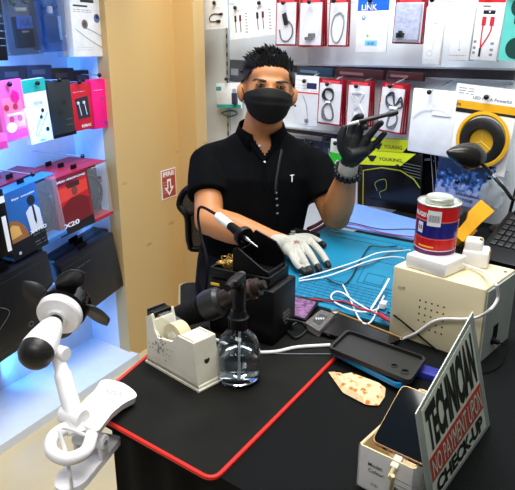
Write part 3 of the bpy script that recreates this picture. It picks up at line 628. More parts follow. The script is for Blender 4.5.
def f_red(p):
    p.poly([(-.44, .34), (.08, .4), (.1, -.3), (-.42, -.36)], colr((188, 30, 34)), 1); p.poly([(-.44, .06), (.08, .14), (.08, .34), (-.44, .3)], colr((226, 60, 46)), 2)
    # a plain dark-red figure: head and shoulders
    p.C(-.16, .2, .017, colr((120, 60, 48)), 4, .9); p.poly([(-.3, .34), (-.24, .37), (-.06, .36), (-.06, .27), (-.27, .27)], colr((70, 24, 24)), 5)
    p.poly([(-.42, -.02), (-.24, .1), (-.08, .1), (.08, 0), (.08, -.34), (-.42, -.36)], colr((112, 18, 24)), 3)
    p.poly([(-.5, -.5), (.12, -.5), (.12, -.34), (-.5, -.38)], colr((20, 12, 14)), 4); p.T('X20', -.3, -.34, .085, PAPER, 6, w=.28, bold=.03); fine(p, (-.4, -.44), -.1, .1, PAPER)
    p.T('HEAD HEADPHONES', -.18, .42, .035, PAPER, 5, w=.5); p.T('Frequency', .32, .46, .025, PAPER, 5, w=.24)
def f_blue(p):
    p.R(-.5, -.5, .12, -.2, colr((18, 20, 26)), 1); p.R(-.5, -.2, .12, .5, colr((40, 96, 156)), 1)
    p.poly([(-.5, -.24), (-.5, .04), (-.4, .1), (-.28, .04), (-.2, -.06), (-.16, -.24)], colr((150, 98, 58)), 2); p.poly([(-.48, -.18), (-.48, -.02), (-.4, .03), (-.3, -.02), (-.28, -.16)], colr((226, 170, 90)), 3)
    p.poly([(-.14, .12), (-.06, .18), (.04, .18), (.1, .1), (.1, -.2), (-.12, -.22)], colr((214, 214, 214)), 4); p.poly([(-.02, .18), (.01, .18), (.015, -.05), (-.005, -.12), (-.025, -.05)], DARKP, 5)
    p.C(-.01, .27, .017, colr((30, 36, 44)), 5); p.T('X-4 PRO', .0, -.2, .06, PAPER, 6, w=.3, bold=.03); fine(p, (-.27, -.38, -.43), -.1, .1, PAPER); p.T('for music', -.12, .38, .03, PAPER, 5, w=.4); p.C(-.38, -.42, .006, LGREY)
BLUEB = colr((44, 110, 172))
b_red = headset_box((57, 169, 112, 227), 'red headset box with dark red figure hanging beside the birch pillar', (CRIM, CRD, colr((150, 20, 36))), f_red, -5)
hook(LP, LN, 80, 156, LOFF + .045, 'the red headset box')
b_blu = headset_box((6, 183, 64, 250), 'blue headset box with orange burst print, left of red box', (BLUEB, colr((20, 24, 32)), colr((200, 196, 190))), f_blue, -8, LOFF + .05)
hook(LP, LN, 30, 174, LOFF + .06, 'the blue headset box')
for k in range(2):
    copy_thing(b_red.root, -LN * .0645 * (k + 1), 'red headset box hanging %s behind the red figure box' % ('directly', 'deepest')[k], 'headset boxes behind the red one')
def f_mar(p): p.R(-.5, -.5, .12, .5, CRD)
b_mar = headset_box((-4, 178, 52, 244), 'maroon headset box directly behind the blue one', (MAROON, CRD, CRD), f_mar, -8, LOFF - .015)
copy_thing(b_mar.root, -LN * .0645, 'maroon headset box deepest behind the blue one', 'maroon headset boxes')
p = lp((-20, 190, 3, 258), 'headset_box', 'black and white box cut by the left edge, beside blue headset box', 'box', -4, None, .06, LOFF + .06); p.body(BLACK, bev=.002); p.R(.2, -.45, .4, .1, PAPER); p.R(.1, .3, .5, .4, PAPER); p.done('box')
# black keyboard-size cartons on the lowest row
MATB = mat('black_carton', (24, 24, 27), .35, var=.2, scale=10)
def carton(box, lab, off, roll, d=.05, logo=0):
    p = lp(box, 'speaker_carton', lab, 'box', roll, None, d, off); p.body(MATB, bev=.002)
    p.line([(-.46, .42), (.46, .42), (.46, -.42), (-.46, -.42), (-.46, .42)], .0008, colr((70, 70, 74)), sm=False)
    if logo: p.T('SOUND', .36, -.04, .04, GREYP, rot=90); p.C(.1, -.28, .01, GREYP); p.C(.1, -.28, .008, MATB, 3); p.line([(-.3, .25), (-.1, .05), (-.25, -.1)], .001, GREYP)
    else: fine(p, (.3,), -.4, 0, GREYP)
    t = p.part('hang_tab'); t.box((0, 0, p.h * .5 + .01), (.05, .003, .022), BLACKM, bev=.002); p.done('carton')
carton((62, 245, 117, 306), 'large black carton at the right end of the lowest row', LOFF + .01, -10)
carton((-30, 268, 56, 348), 'large black carton at front left of the lowest row, behind the fan', LOFF + .05, -8, .05, 1)
for k in range(2): carton((58 - 6 * k, 241 - 2 * k, 112 - 4 * k, 300 - 4 * k), 'black carton %s behind the right end carton of the lowest row' % ('directly', 'deepest')[k], LOFF - .05 - .056 * k, -10)
carton((-34, 258, 50, 336), 'black carton directly behind the front left one of the lowest row', LOFF - .02, -8)
# ------------------------------------------------------------------ work table
CLOTH = mat('black_tablecloth', (8, 9, 10), .8, var=.15, scale=12, bump=.25, bscale=700, spec=.15)
A_ = V((-.279, .840, 0)); O_ = hp(213, 480); O_.z = 0
fd = (O_ - A_).normalized()
t0 = A_ - fd * -.006 + V((.004, .006, 0))
tab = [A_ + V((.008, .012, 0)), A_ + fd * .95 + V((.008, .008, 0)), A_ + fd * .95 + V((.75, 1.25, 0))]
wl = BP + BN * .04
s1 = ((tab[2] - wl).dot(BU)); tab[2] = wl + BU * s1
e = V((.335, 1.96, 0)); s2 = (e - wl).dot(BU); tab += [wl + BU * s2, V((.205, 1.70, 0)), V((-.115, 1.25, 0))]
tb = thing('work_table', 'black cloth-covered work table the man sits at, spread with tools', 'table', loc=V((.25, 1.2, 0)))
a = MB(); a.hprism(tab, TZ - .03, TZ - .004, CLOTH); a.build('tabletop', tb, world=True, bevel=.003)
ins = []
cen = sum((p for p in tab), V()) / len(tab)
# hanging cloth, gently pleated, along the front and the left side
def skirt(p, q, n=60, d=.004):
    out = []
    for k in range(n + 1):
        b = p.lerp(q, k / n); nn = Z.cross((q - p).normalized()) 
        out.append(b + nn * d * math.sin(k * 1.1))
    return out
ring = []
pp = [tab[5], tab[0], tab[1]]
inset = [q + (cen - q).normalized() * .03 for q in tab]
path = skirt(inset[5], inset[0], 30) + skirt(inset[0], inset[1], 60)
vs = []; fs = []
for i, p in enumerate(path):
    for z in (TZ - .006, .4, .02): vs.append(V((p.x, p.y, z)))
for i in range(len(path) - 1):
    for k in range(2): fs.append([i * 3 + k, i * 3 + 3 + k, i * 3 + 4 + k, i * 3 + 1 + k])
a = MB(); a.add(vs, fs, CLOTH); a.build('table_skirt', tb, world=True)
for q in inset[1:5]:
    b = q + (cen - q).normalized() * .06
    a = MB(); a.box((b.x, b.y, (TZ - .03) / 2), (.04, .04, TZ - .03), BLACKM); a.build('leg', tb, world=True)
TZ0 = TZ - .004
# black work mat with red stitched rim
def round_poly(pts, r, n=6):
    out = []; N = len(pts)
    for i, p in enumerate(pts):
        a = (pts[i - 1] - p).normalized(); b = (pts[(i + 1) % N] - p).normalized()
        s = p + a * r; e2 = p + b * r
        for k in range(n + 1):
            t = k / n; out.append(s * (1 - t) ** 2 + p * 2 * t * (1 - t) + e2 * t * t)
    return out
Lb = A_ + V((.37, .927, 0)) * .42; Rb = O_ + V((.518, .855, 0)) * .46
mp_ = round_poly([A_, O_, Rb, Lb], .02)
mt = thing('work_mat', 'black rectangular mat with bright red edge on the table\'s front left', 'mat', loc=V((A_.x, A_.y, TZ0)))
a = MB(); a.hprism(mp_, TZ0 - .0005, TZ0 + .0036, mat('black_mat', (22, 22, 19), .8, var=.35, scale=9, bump=.3, bscale=900, spec=.15)); a.build('pad', mt, world=True)
rim_ = [Lb.lerp(A_, .02)] + mp_[0:14] + mp_[14:14] + [O_.lerp(Rb, .97)]
a = MB(); a.tube([p + V((0, 0, TZ0 + .002)) for p in rim_], .0036, mat('red_rim', (206, 34, 22), .5), 8); a.build('rim', mt, world=True)
MZ = TZ0 + .0036
# blue silicone mat
BLM = mat('blue_silicone', (6, 118, 154), .45, var=.08, scale=6)
BLD = mat('blue_silicone_groove', (10, 96, 136), .5)
bpts = [hp(322, 227, TZ0), hp(287, 252, TZ0), hp(281, 297, TZ0), hp(398, 329, TZ0), hp(432, 248, TZ0)]
m_ = thing('soldering_mat', 'bright blue silicone soldering mat under the gloved hand and cables', 'mat', loc=bpts[1])
a = MB(); a.hprism(round_poly(bpts, .02), TZ0 - .0003, TZ0 + .004, BLM); a.build('pad', m_, world=True)
a = MB()
fl, fr, br = bpts[2], bpts[3], bpts[4]; blq = bpts[0]
def mq(u, v): return fl.lerp(fr, u).lerp(blq.lerp(br, u), v)
zt = TZ0 + .0045
def rib(p, q, r=.0012): a.tube([V((p.x, p.y, zt)), V((q.x, q.y, zt))], r, BLD, 5)
for k in range(9): rib(mq(.1 + .0 * k, .04 + .03 * k), mq(.95, .04 + .03 * k))
for k in range(15): rib(mq(.1 + .06 * k, .04), mq(.1 + .06 * k, .28))
for (u0, v0, u1, v1) in ((.55, .32, .95, .62), (.6, .34, .75, .45), (.1, .86, .9, .93)):
    rib(mq(u0, v0), mq(u1, v0)); rib(mq(u1, v0), mq(u1, v1)); rib(mq(u1, v1), mq(u0, v1)); rib(mq(u0, v1), mq(u0, v0))
a.build('raised_grid', m_, world=True)
a = MB(); a.tube([p + V((0, 0, TZ0 + .003)) for p in round_poly(bpts, .02)], .0032, colr((12, 60, 84)), 6, closed=True); a.build('rim', m_, world=True)
BZ = TZ0 + .0058
# lavender blue sheet at the back
pts = [hp(356, 205, TZ0), hp(441, 228, TZ0), hp(437, 245, TZ0), hp(341, 227, TZ0)]
sb = MB(); sb.hprism(pts, TZ0 - .0003, TZ0 + .006, mat('lavender_sheet', (112, 150, 220), .4)); tag(sb.build('plastic_sheet', loc=pts[3]), 'lavender blue flat sheet lying at the back of table behind blue mat', 'sheet')
# ------------------------------------------------------------------ helpers for table things
def solo(mb, name, label, cat, loc, group=None, bevel=0):
    return tag(mb.build(name, loc=loc, bevel=bevel), label, cat, group)
def cable(pts, r, m, label, z=None, name='cable', group=None, n=6, ends=None):
    P = [p if isinstance(p, V) else hp(p[0], p[1], p[2] if len(p) > 2 else z) for p in pts]
    Q = smooth_path(P, n)
    a = MB(); a.tube(Q, r, m, 8); t = None
    return solo(a, name, label, 'cable', P[0], group)
# ------------------------------------------------------------------ soldering station
N_ = hp(273, 347, MZ); d1 = (hp(209, 331, MZ) - N_); d1.z = 0; d2 = (hp(299, 327, MZ) - N_); d2.z = 0
SD = .115; d1n = d1.normalized(); d2n = V((-d1n.y, d1n.x, 0)); d2n = d2n if d2n.dot(d2) > 0 else -d2n
Wd = d1.length; Dp = d2.dot(d2n)
sx = hframe(N_, -d1n)   # local x towards the near corner, y away, origin near corner, box spans x -Wd..0, y 0..Dp
if (sx.to_3x3() @ V((0, 1, 0))).dot(d2n) < 0: d2n = -d2n
st = thing('soldering_station', 'black box-shaped soldering station behind the clear spray bottle', 'soldering station', sx)
a = MB(); a.box((-Wd / 2, Dp / 2, SD / 2), (Wd, Dp, SD), BLACK, bev=.006); a.build('housing', st)
a = MB(); a.box((-Wd * .88, -.0006, SD * .93), (.02, .002, .006), mat('yellow_label', (220, 180, 40), .4), bev=.001); a.build('indicator', st)
a = MB(); LB = colr((150, 152, 150))
for i, (tx, h) in enumerate((('DIGITAL', .006), ('SOLDERING', .0045), ('STATION', .0045), ('220V', .004))):
    vs, fs, W0, H0 = text_mesh(tx, .02); s_ = h / H0
    a.add([(.0006, Dp * .55 + v[0] * s_ , SD * .46 - i * .008 + v[1] * s_) for v in vs], fs, LB)
a.build('label_print', st)
# iron stand lying on top of the station
top = sx @ MX.Translation(V((-Wd * .55, Dp * .5, SD + .0005)))
isd = thing('iron_stand', 'black soldering iron stand with brass wool tray on top of the station', 'soldering stand', top)
TW, TD = Wd * .92, Dp * .84
a = MB(); a.box((0, 0, .006), (TW, TD, .012), BLACK, bev=.003)
for (c, s) in (((0, -TD / 2 + .003, .016), (TW, .006, .012)), ((0, TD / 2 - .003, .016), (TW, .006, .012)), ((-TW / 2 + .003, 0, .016), (.006, TD, .012)), ((TW / 2 - .003, 0, .016), (.006, TD, .012))): a.box(c, s, BLACK, bev=.002)
a.build('tray', isd)
BRASS = mat('brass_wool', (176, 142, 72), .35, metal=.9, var=.3, scale=120)
a = MB()
for k in range(46):
    c = V((-TW * .3 + random.uniform(-.02, .02), random.uniform(-.022, .022), .017 + random.uniform(0, .012))); pts = []
    for j in range(9): pts.append(c + V((math.cos(j * .9) * random.uniform(.005, .010), math.sin(j * .9) * random.uniform(.005, .010), random.uniform(-.004, .006))))
    a.tube(smooth_path(pts, 3), .0009, BRASS, 4)
a.build('brass_wool', isd)
a = MB()     # holder: sloped well, open towards the right
x0, x1 = -TW * .12, TW * .46; yb = TD * .42
prof = [(x0, .012), (x1, .012), (x1, .03), (x1 - .012, .034), (x0 + .01, .07), (x0, .066)]
a.prism(prof, -yb, -yb + .004, BLACK); a.prism([(x0, .012), (x1, .012), (x1, .044), (x1 - .02, .07), (x0 + .012, .088), (x0, .07)], yb - .004, yb, BLACK)
a.box(((x0 + x1) / 2, 0, .014), (x1 - x0, yb * 2, .004), BLACKM); a.box((x0 + .002, 0, .035), (.004, yb * 2, .046), BLACK); a.box((x1 - .002, 0, .021), (.004, yb * 2, .018), BLACK)
a.build('holder', isd, bevel=.0015)
# the iron: placed along its picture line, resting in the ring of the stand
rc = isd.matrix_basis @ V((x0 + .004, .0, .082))
tipp = isd.matrix_basis @ V((x1 - .022, -.004, .03))
ax = (rc - tipp).normalized()
vdir = dp(205, 206, 1.30) - rc; ax2 = vdir.normalized()
ring_m = MX.Translation(rc) @ ax2.to_track_quat('Z', 'Y').to_matrix().to_4x4()
a = MB(); a.lathe([(.012, -.006), (.02, -.006), (.021, 0), (.02, .006), (.012, .006), (.012, -.006)], BLACK, 24, st.matrix_basis.inverted() @ ring_m if 0 else isd.matrix_basis.inverted() @ ring_m)
a.lathe([(.0115, -.004), (.0115, .012), (.014, .012), (.014, -.004), (.0115, -.004)], STEEL, 20, isd.matrix_basis.inverted() @ ring_m); a.build('ring', isd)
ir = thing('soldering_iron', 'soldering iron with white handle and black grip, leaning in the stand', 'soldering iron', ring_m)
a = MB(); a.lathe([(0, .1), (.0085, .1), (.0095, .098), (.0098, .052), (.0090, .05), (0, .05)], WHITE, 20); a.build('handle', ir)
a = MB(); a.lathe([(0, .05), (.0088, .05), (.0098, .03), (.0108, .012), (.0105, .004), (0, .002)], BLACKM, 20); a.build('grip', ir)
a = MB(); a.lathe([(0, .002), (.006, .002), (.005, -.012), (.0022, -.022), (.0016, -.045), (0, -.052)], STEEL, 14); a.build('tip', ir)
a = MB(); a.box((0, -.0096, .072), (.006, .001, .014), mat('yellow_label', (220, 180, 40), .4)); a.build('sticker', ir)
ce = ring_m @ V((0, 0, .1)); 
a = MB(); a.tube(smooth_path([ce, ring_m @ V((0, 0, .112)), dp(201, 207, 1.325), dp(198, 216, 1.34), dp(201, 236, 1.32), dp(207, 262, 1.28), hp(205, 300, .79), hp(203, 318, MZ + .004)], 6), .0032, BLACKM, 8); a.build('cord', ir, world=True)
# ------------------------------------------------------------------ hot air gun resting in front of the station
g0 = dp(166, 322, 1.135); g1 = dp(265, 284, 1.06)
gax = (g1 - g0).normalized(); gl = (g1 - g0).length
gm = MX.Translation(g0) @ gax.to_track_quat('Z', 'Y').to_matrix().to_4x4()
hg = thing('hot_air_gun', 'black hot air gun with ribbed handle leaning behind the tape dispenser', 'heat gun', gm)
a = MB(); pr = [(0, 0), (.016, 0)]
for k in range(14): pr += [(.017 + .007 * k / 14, .004 + k * .0058), (.019 + .007 * k / 14, .007 + k * .0058)]
pr += [(.026, .09), (0, .09)]
a.lathe(pr, BLACKM, 22); a.build('handle', hg)
a = MB(); a.lathe([(0, .088), (.027, .088), (.029, .096), (.028, .12), (.022, .126), (0, .126)], mat('dark_grey_plastic', (34, 34, 36), .35), 24); a.build('collar', hg)
a = MB(); a.lathe([(0, .122), (.019, .122), (.018, .15), (.0155, .152), (.0155, gl - .022), (.017, gl - .02), (.0165, gl - .012), (.009, gl - .01), (.0085, gl), (0, gl)], mat('heated_steel', (74, 62, 58), .35, metal=.8, var=.3), 22); a.build('nozzle', hg)
a = MB(); a.lathe([(.0165, gl - .03), (.019, gl - .03), (.019, gl - .024), (.0165, gl - .024), (.0165, gl - .03)], mat('nozzle_ring', (120, 96, 88), .3, metal=.8), 22); a.build('nozzle_ring', hg)
a = MB()
for k in range(3): a.box((.02, -.018, .095 + .008 * k), (.004, .003, .004), SILV)
a.build('vent', hg)
# the stub it rests on: cable of the gun
a = MB(); a.tube(smooth_path([gm @ V((0, 0, .004)), gm @ V((0, 0, -.012)), hp(158, 332, MZ + .03), hp(168, 335, MZ + .008), hp(190, 331, MZ + .007), hp(208, 328, MZ + .007)], 6), .006, BLACKM, 10); a.build('hose', hg, world=True)
# ------------------------------------------------------------------ tape dispenser
n1 = hp(199, 392, MZ); n0 = hp(147, 362, MZ); tdx = (n1 - n0); Lt = tdx.length
tm = hframe(n0, tdx); yv = tm.to_3x3() @ V((0, 1, 0))
td = thing('tape_dispenser', 'dirty white tape dispenser with heart sticker on the black mat', 'tape dispenser', tm)
Hh = .087; Wt = .05
side = [(0, 0), (Lt, 0), (Lt * .985, .012), (Lt * .92, Hh), (Lt * .64, Hh), (Lt * .54, Hh * .8), (Lt * .26, Hh * .72), (Lt * .2, Hh * .85), (Lt * .15, Hh * 1.2), (Lt * .04, Hh * 1.08), (Lt * .02, .012)]
a = MB(); a.prism(side, 0, .006, CREAMW); a.prism(side, Wt - .006, Wt, CREAMW)
a.prism([(0, 0), (Lt, 0), (Lt, .01), (0, .01)], 0, Wt, CREAMW); a.prism([(Lt * .92, Hh), (Lt * .64, Hh), (Lt * .7, .01), (Lt * .985, .01)], .004, Wt - .004, CREAMW)
a.prism([(Lt * .02, .01), (Lt * .22, .01), (Lt * .2, Hh * .85), (Lt * .17, Hh * 1.08), (Lt * .05, Hh * .98)], .004, Wt - .004, CREAMW)
a.build('body', td, bevel=.002)
a = MB(); a.prism([(-.003, 0), (Lt + .003, 0), (Lt + .003, .004), (-.003, .004)], -.002, Wt + .002, CREAMW); a.build('base', td, bevel=.001)
a = MB(); a.box((Lt * .1, Wt / 2, Hh * 1.16), (.018, Wt * .8, .008), BLACK, mx=None, bev=.002); a.box((Lt * .03, Wt / 2, Hh * 1.1), (.003, Wt * .8, .02), BLACK)
for k in range(12): a.box((Lt * .02, Wt * (.13 + .066 * k), Hh * 1.22), (.002, .0016, .003), STEEL)
a.build('cutter', td)
TAPE = mat('tape_roll', (214, 200, 160), .25)
rm = MX.Translation(V((Lt * .44, Wt / 2, Hh * .78))) @ MX.Rotation(R_(90), 4, 'X')
a = MB(); a.lathe([(.013, -.012), (.026, -.012), (.026, .012), (.013, .012), (.013, -.012)], TAPE, 32, rm); a.lathe([(0, -.014), (.012, -.014), (.012, .014), (0, .014)], CREAMW, 20, rm); 
a.build('tape_roll', td)
a = MB(); a.add([(Lt * .44, Wt / 2 - .012, Hh * .78 + .0262), (Lt * .44, Wt / 2 + .012, Hh * .78 + .0262), (Lt * .1, Wt / 2 + .012, Hh * 1.155), (Lt * .1, Wt / 2 - .012, Hh * 1.155)], [[0, 1, 2, 3]], CLEAR); a.build('tape_strip', td)
a = MB()     # heart sticker on the end face, dirt smudges on the long face
hs = [(0, -.005), (.0045, 0), (.0045, .003), (.0025, .0045), (0, .003), (-.0025, .0045), (-.0045, .003), (-.0045, 0)]
a.add([(Lt * .958, Wt * .5 + x * 1.3, Hh * .53 + z * 1.3) for x, z in hs], [list(range(8))], colr((60, 40, 34))); a.build('heart_sticker', td)
a = MB()
for k in range(60):
    x = Lt * random.gauss(.3, .12); z = Hh * random.gauss(.52, .1); r = random.uniform(.0006, .0022)
    a.add([(x + r * random.uniform(.6, 1.8) * math.cos(t), -.0003, z + r * math.sin(t)) for t in [j * .7 for j in range(9)]], [list(range(9))], colr((150, 142, 124)))
a.build('dirt', td)
# ------------------------------------------------------------------ spray bottle
sb_ = hp(239, 379, MZ)
sp = thing('spray_bottle', 'small clear spray bottle of water with black trigger on the mat', 'spray bottle', mx=MX.Translation(sb_) @ MX.Scale(1.07, 4))
GLS = mat('clear_pet', (246, 250, 252), .03, trans=1, ior=1.3, var=0)
WTR = mat('water', (232, 240, 244), .0, trans=1, ior=1.33, var=0)
a = MB(); a.lathe([(0, .001), (.026, 0), (.034, .004), (.0365, .014), (.036, .045), (.0345, .062), (.029, .077), (.02, .087), (.014, .091), (.0135, .1), (.0122, .1), (.0126, .0905), (.019, .0855), (.0278, .0755), (.0332, .061), (.0346, .045), (.035, .014), (.033, .006), (.025, .0025), (0, .003)], GLS, 40); a.build('bottle', sp)
a = MB(); a.lathe([(0, .0035), (.025, .003), (.0325, .0068), (.0345, .0145), (.0342, .045), (.034, .05), (0, .05)], WTR, 40); a.build('water', sp)
a = MB(); a.lathe([(0, .094), (.0165, .094), (.017, .112), (.0145, .114), (.012, .124), (0, .124)], BLACK, 24)
for k in range(20): 
    t = k * math.pi / 10; a.box((.0168 * math.cos(t), .0168 * math.sin(t), .103), (.0016, .0016, .016), BLACK)
a.build('cap', sp)
vdx = V((-.35, -.93, 0)).normalized()
sm = MX.Rotation(math.atan2(vdx.y, vdx.x), 4, 'Z')
a = MB(); a.tube(smooth_path([(.0, 0, .12), (-.002, 0, .14), (-.004, 0, .16), (.006, 0, .172)], 4), [.0095] * 13, BLACK, 12, mx=sm); a.box((.006, 0, .176), (.042, .017, .014), BLACK, mx=sm, bev=.004); a.lathe([(0, 0), (.007, 0), (.006, .012), (0, .012)], BLACK, 14, sm @ MX.Translation(V((.03, 0, .177))) @ MX.Rotation(R_(90), 4, 'Y')); a.build('spray_head', sp)
a = MB(); a.tube(smooth_path([(-.016, 0, .18), (-.019, 0, .16), (-.018, 0, .14), (-.015, 0, .12)], 4), [.0075] * 13, mat('smoky_lever', (70, 66, 56), .25), 10, mx=sm, flat=.8); a.build('trigger', sp)
a = MB(); a.tube([(0, 0, .006), (.002, 0, .095)], .002, CLEAR2, 8); a.build('dip_tube', sp)
# ------------------------------------------------------------------ cream power supply box
FL = hp(388.5, 333, TZ0); FR_ = hp(479, 364, TZ0); BR_ = hp(498, 335, TZ0)
pm = hframe(FL, FR_ - FL); PW = (FR_ - FL).length; py_ = pm.to_3x3() @ V((0, 1, 0)); PD = (BR_ - FR_).dot(py_); PH = .147
CRM = mat('cream_enamel', (222, 210, 172), .4, var=.04, scale=8)
GRE = mat('grey_green_enamel', (150, 158, 150), .35)
ps = thing('power_supply', 'cream metal power supply box with vent holes, under the red can', 'power supply', pm)
a = MB(); a.box((PW / 2 - .002, PD / 2, PH / 2), (PW - .004, PD, PH), CRM, bev=.003); a.build('case', ps)
a = MB(); a.box((PW - .001, PD / 2, PH / 2 - .001), (.003, PD - .006, PH - .006), GRE); a.build('end_panel', ps)
a = MB()
for r in range(5):
    for c in range(5):
        if r == 4 and c == 0 or (r, c) in ((4, 1),): continue
        q = V((PW * (.33 + .065 * c), -.0004, PH * (.62 - .095 * r)))
        a.add([(q.x + .0019 * math.cos(t * math.pi / 6), q.y, q.z + .0019 * math.sin(t * math.pi / 6)) for t in range(12)], [list(range(12))], BLACKM)
a.build('vent_holes', ps)
a = MB(); a.box((PW * .11, -.0003, PH * .72), (.014, .0006, .007), colr((196, 186, 156))); a.box((PW * .14, -.0004, PH * .735), (.005, .0006, .004), colr((170, 160, 134))); a.build('worn_print', ps)
a = MB(); a.lathe([(0, 0), (.008, 0), (.008, .004), (.005, .005), (.005, .014), (0, .014)], BLACK, 16, MX.Translation(V((PW, PD * .35, .03))) @ MX.Rotation(R_(90), 4, 'Y')); a.box((PW + .001, PD * .42, .045), (.002, .02, .03), BLACK); a.build('socket', ps)
a = MB(); a.lathe([(0, 0), (.0035, 0), (.003, .002), (0, .0025)], STEEL, 12, MX.Translation(V((PW * .93, PD * .8, PH)))); a.build('screw', ps)
for (x, y) in ((.05, .05), (.05, .95), (.95, .05), (.95, .95)):
    pass
# white adapter brick on top, the can on it
PT = TZ0 + PH
abp = hp(436, 261, PT + .014); abp.z = PT
ab = MX.Translation(abp) @ pm.to_3x3().to_4x4() @ MX.Rotation(R_(-6), 4, 'Z')
ad = thing('charger_brick', 'white rectangular charger brick between the red can and the cream box', 'charger', ab)
a = MB(); a.box((0, 0, .014), (.088, .078, .028), WHITE, bev=.004); a.build('housing', ad)
a = MB(); a.box((-.047, .01, .014), (.008, .03, .012), WHITE, bev=.002); a.build('port', ad)
cz = hp(434, 249, PT + .0283)
cn = thing('tin_can', 'red and blue tin can with price sticker standing on the white brick', 'can', MX.Translation(cz) @ MX.Rotation(R_(4), 4, 'X'))
CR, CHh = .0405, .099
REDC = mat('can_red', (206, 24, 28), .25, var=.03); BLUEC = mat('can_blue', (28, 28, 120), .25, var=.03); PURP = mat('can_purple', (90, 20, 90), .25)
def can_band(mb, z0, z1, m, r, t0=0, t1=360, n=48):
    vs = []; fs = []
    for k in range(n + 1):
        t = R_(t0 + (t1 - t0) * k / n)
        for z in (z0, z1): vs.append((r * math.cos(t), r * math.sin(t), z))
    for k in range(n): fs.append([2 * k, 2 * k + 2, 2 * k + 3, 2 * k + 1])
    mb.add(vs, fs, m)
a = MB(); a.lathe([(0, .001), (CR - .004, .001), (CR, 0), (CR, CHh), (CR - .001, CHh), (0, CHh - .003)], REDC, 48)
can_band(a, CHh * .36, CHh * .7, BLUEC, CR + .0002, 180, 322); can_band(a, 0.002, .010, PURP, CR + .0003); can_band(a, .0105, .012, PAPER, CR + .0003)
can_band(a, CHh * .34, CHh * .365, colr((230, 90, 80)), CR + .0003, 180, 322); can_band(a, CHh * .695, CHh * .715, colr((230, 120, 110)), CR + .0003, 180, 322)
can_band(a, CHh * .17, CHh * .2, colr((240, 190, 60)), CR + .0004, 205, 250)
for k in range(9): can_band(a, CHh * (.2 + .06 * k), CHh * (.225 + .06 * k), colr((240, 170, 160)), CR + .0004, 325, 344 - (k * 7 % 5), 6)
can_band(a, CHh * .18, CHh * .74, colr((240, 200, 190)), CR + .0004, 322, 323.5, 2)
can_band(a, CHh * .44, CHh * .66, PAPER, CR + .0005, 196, 214, 6)
def can_text(mb, t, h, ang, z, m, bold=.04):
    vs, fs, W, H = text_mesh(t, bold); s_ = h / H; r = CR + .0008
    mb.add([(r * math.cos(R_(ang) + v[0] * s_ / r), r * math.sin(R_(ang) + v[0] * s_ / r), z + v[1] * s_) for v in vs], fs, m)
can_text(a, 'RUGBY', .009, 205, CHh * .82, PAPER); can_text(a, '33', .008, 205, CHh * .55, RED)
a.build('can_body', cn)
a = MB(); can_band(a, CHh * .62, CHh * .93, PAPER, CR + .0011, 226, 262, 10)
for k in range(14): can_band(a, CHh * .7, CHh * .84, GREYP, CR + .0013, 229 + k * 2.2, 229.9 + k * 2.2 + (k % 3) * .4, 1)
can_text(a, '24.00', .004, 244, CHh * .66, DARKP, .02); can_text(a, 'CONTACT', .003, 244, CHh * .89, DARKP, .02); a.build('price_sticker', cn)
TIN = mat('tin_plate', (196, 198, 186), .28, metal=.85, var=.1)
a = MB(); a.lathe([(CR - .003, CHh - .002), (CR + .0012, CHh), (CR + .0014, CHh + .002), (CR - .001, CHh + .003), (CR - .003, CHh + .0005), (.026, CHh), (.026, CHh)], TIN, 48); a.build('rim', cn)
a = MB(); a.lathe([(.026, CHh - .001), (.0275, CHh + .002), (.026, CHh + .008), (.0265, CHh + .010), (.025, CHh + .0115), (.02, CHh + .0105), (0, CHh + .0105)], TIN, 36); a.build('lid', cn)
# white plug adapter beside the can
ap_ = hp(476, 257, PT + .014); ap_.z = PT
am = MX.Translation(ap_) @ pm.to_3x3().to_4x4() @ MX.Rotation(R_(18), 4, 'Z')
wp = thing('plug_adapter', 'white wall plug adapter with brass contact, right of the red can', 'plug', am)
a = MB(); a.box((0, 0, .016), (.05, .055, .034), WHITE, bev=.006); a.box((-.006, 0, .04), (.034, .04, .024), WHITE, bev=.006); a.build('housing', wp)
a = MB(); a.box((.0255, -.01, .026), (.002, .008, .014), BRASS); a.box((.006, -.004, .0525), (.006, .01, .003), BRASS); a.build('contact', wp)
# white lead from the brick, round the end of the box, along its front
def pf_(x, y, o=.008): return pl(x, y, pm @ V((0, -o, 0)), py_)
px_ = pm.to_3x3() @ V((1, 0, 0))
def pe_(x, y, o=.02): return pl(x, y, pm @ V((PW + o, 0, 0)), px_)
cable([hp(391, 345, TZ0 + .004), pf_(400, 340), pf_(416, 333), pf_(437, 320), pf_(465, 319), pf_(478, 317, .014), pe_(491, 309), pe_(498, 297), pe_(495, 283), hp(484, 272, PT + .012), hp(470, 267, PT + .006), hp(462, 264, PT + .014)], .0028, WHITE, 'white lead bowing across the front of the cream box from the charger brick')
cable([hp(388, 312, TZ0 + .006), pf_(395, 316, .006), pf_(410, 328, .006), pf_(428, 343, .006), pf_(440, 353, .006)], .0018, BLACKM, 'thin black lead running diagonally down the front of the cream box')
cable([pm @ V((PW + .014, PD * .35, .03)), pm @ V((PW + .03, PD * .36, .025)), hp(500, 365, TZ0 + .004), hp(488, 372, TZ0 + .003), hp(470, 374, TZ0 + .003)], .0014, BLACKM, 'thin black lead from the end socket of the cream box')
